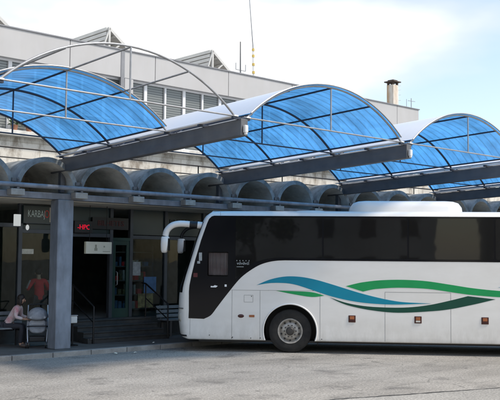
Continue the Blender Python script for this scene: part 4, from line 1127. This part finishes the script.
def street_tree(c, h, lab, seed):
    rr = random.Random(seed); e = empty('street_tree', c); tag(e, lab, 'tree', 'trees across the road')
    g = G(); g.tube([(0, 0, 0), (.1, 0, h * .3), (0, .1, h * .6)], [.2, .15, .07], 8)
    for k in range(5): a = rr.uniform(0, 6.28); g.tube([(.08, 0, h * (.3 + .05 * k)), (math.cos(a) * h * .2, math.sin(a) * h * .2, h * (.55 + .07 * k))], [.08, .03], 6)
    g.build('trunk', 'bark', e)
    g = G(); cl = [(Vector((rr.gauss(0, h * .16), rr.gauss(0, h * .16), h * rr.uniform(.45, .9))), rr.uniform(.10, .18) * h) for _ in range(12)]
    for i in range(1500):
        c0, r0_ = rr.choice(cl); d = Vector((rr.gauss(0, 1), rr.gauss(0, 1), rr.gauss(0, 1))).normalized(); p = c0 + d * r0_ * rr.uniform(.4, 1)
        a = Vector((rr.gauss(0, 1), rr.gauss(0, 1), rr.gauss(0, 1))).normalized() * .3; b = a.cross(d).normalized() * .16
        g.add([p, p + a * .5 + b, p + a, p + a * .5 - b], [(0, 1, 2, 3)])
    g.build('crown', 'crown', e, fix=False)
street_tree((-16, -8, 0), 8, 'leafy tree across the road beside the grey house', 4)
street_tree((4, -30, 0), 7, 'leafy tree across the road in front of the warm toned house', 5)
street_tree((14, -38, 0), 9, 'tallest leafy tree across the road beside the low house', 6)

# ------------------------------------------------------------------ world, sun, camera
wd = bpy.data.worlds.new('World'); S.world = wd; wd.use_nodes = True
nt = wd.node_tree; nt.nodes.clear()
out = nt.nodes.new('ShaderNodeOutputWorld')
sk = nt.nodes.new('ShaderNodeTexSky'); sk.sky_type = 'NISHITA'; sk.sun_disc = False
SUN = Vector((.52, -.855, 0)).normalized(); EL = R(52)
sdir = Vector((SUN.x * math.cos(EL), SUN.y * math.cos(EL), math.sin(EL)))
sk.sun_elevation = EL; sk.sun_rotation = math.atan2(SUN.x, SUN.y)
sk.air_density = 1.2; sk.dust_density = .8
b1 = nt.nodes.new('ShaderNodeBackground'); b1.inputs[1].default_value = .12; nt.links.new(sk.outputs[0], b1.inputs[0])
b2 = nt.nodes.new('ShaderNodeBackground'); b2.inputs[0].default_value = (1.0, .965, .91, 1)
f0 = None
tc = nt.nodes.new('ShaderNodeTexCoord'); mp = nt.nodes.new('ShaderNodeMapping')
nt.links.new(tc.outputs['Generated'], mp.inputs[0]); mp.inputs['Scale'].default_value = (1.0, 1.0, 2.6); mp.inputs['Location'].default_value = (14.28, 18.42, 7.9)
f = noise(nt, mp.outputs[0], 1.15, 6, .5)
cl = ramp(nt, f, [(.45, .15), (.60, 1.0)])
ms = nt.nodes.new('ShaderNodeMapRange'); ms.inputs[1].default_value = .5; ms.inputs[2].default_value = .72; ms.inputs[3].default_value = .62; ms.inputs[4].default_value = 1.25
nt.links.new(f, ms.inputs[0]); nt.links.new(ms.outputs[0], b2.inputs[1])
mx = nt.nodes.new('ShaderNodeMixShader'); nt.links.new(cl, mx.inputs[0]); nt.links.new(b1.outputs[0], mx.inputs[1]); nt.links.new(b2.outputs[0], mx.inputs[2])
nt.links.new(mx.outputs[0], out.inputs[0])

sl = bpy.data.lights.new('sun', 'SUN'); sl.energy = 2.1; sl.angle = R(8); sl.color = (1, .93, .83)
so = bpy.data.objects.new('sun', sl); COL.objects.link(so); so.rotation_euler = sdir.to_track_quat('Z', 'Y').to_euler(); so.location = (0, 0, 40)

cam = bpy.data.cameras.new('camera'); co = bpy.data.objects.new('camera', cam); COL.objects.link(co)
cam.sensor_fit = 'HORIZONTAL'; cam.sensor_width = 36; cam.lens = 863.13 / 500 * 36; cam.clip_end = 2000; cam.clip_start = .1
r3 = Vector((.73757323, -.67520716, .00900155)); u3 = Vector((-.05200161, -.04350392, .99769897)); f3 = Vector((.67326188, .73634415, .06719919))
co.matrix_world = Matrix(((r3.x, u3.x, -f3.x, 0), (r3.y, u3.y, -f3.y, 0), (r3.z, u3.z, -f3.z, 2.2737), (0, 0, 0, 1)))
S.camera = co
S.view_settings.view_transform = 'Standard'; S.view_settings.look = 'None'; S.view_settings.exposure = .88; S.view_settings.gamma = 1
S.view_settings.use_curve_mapping = False
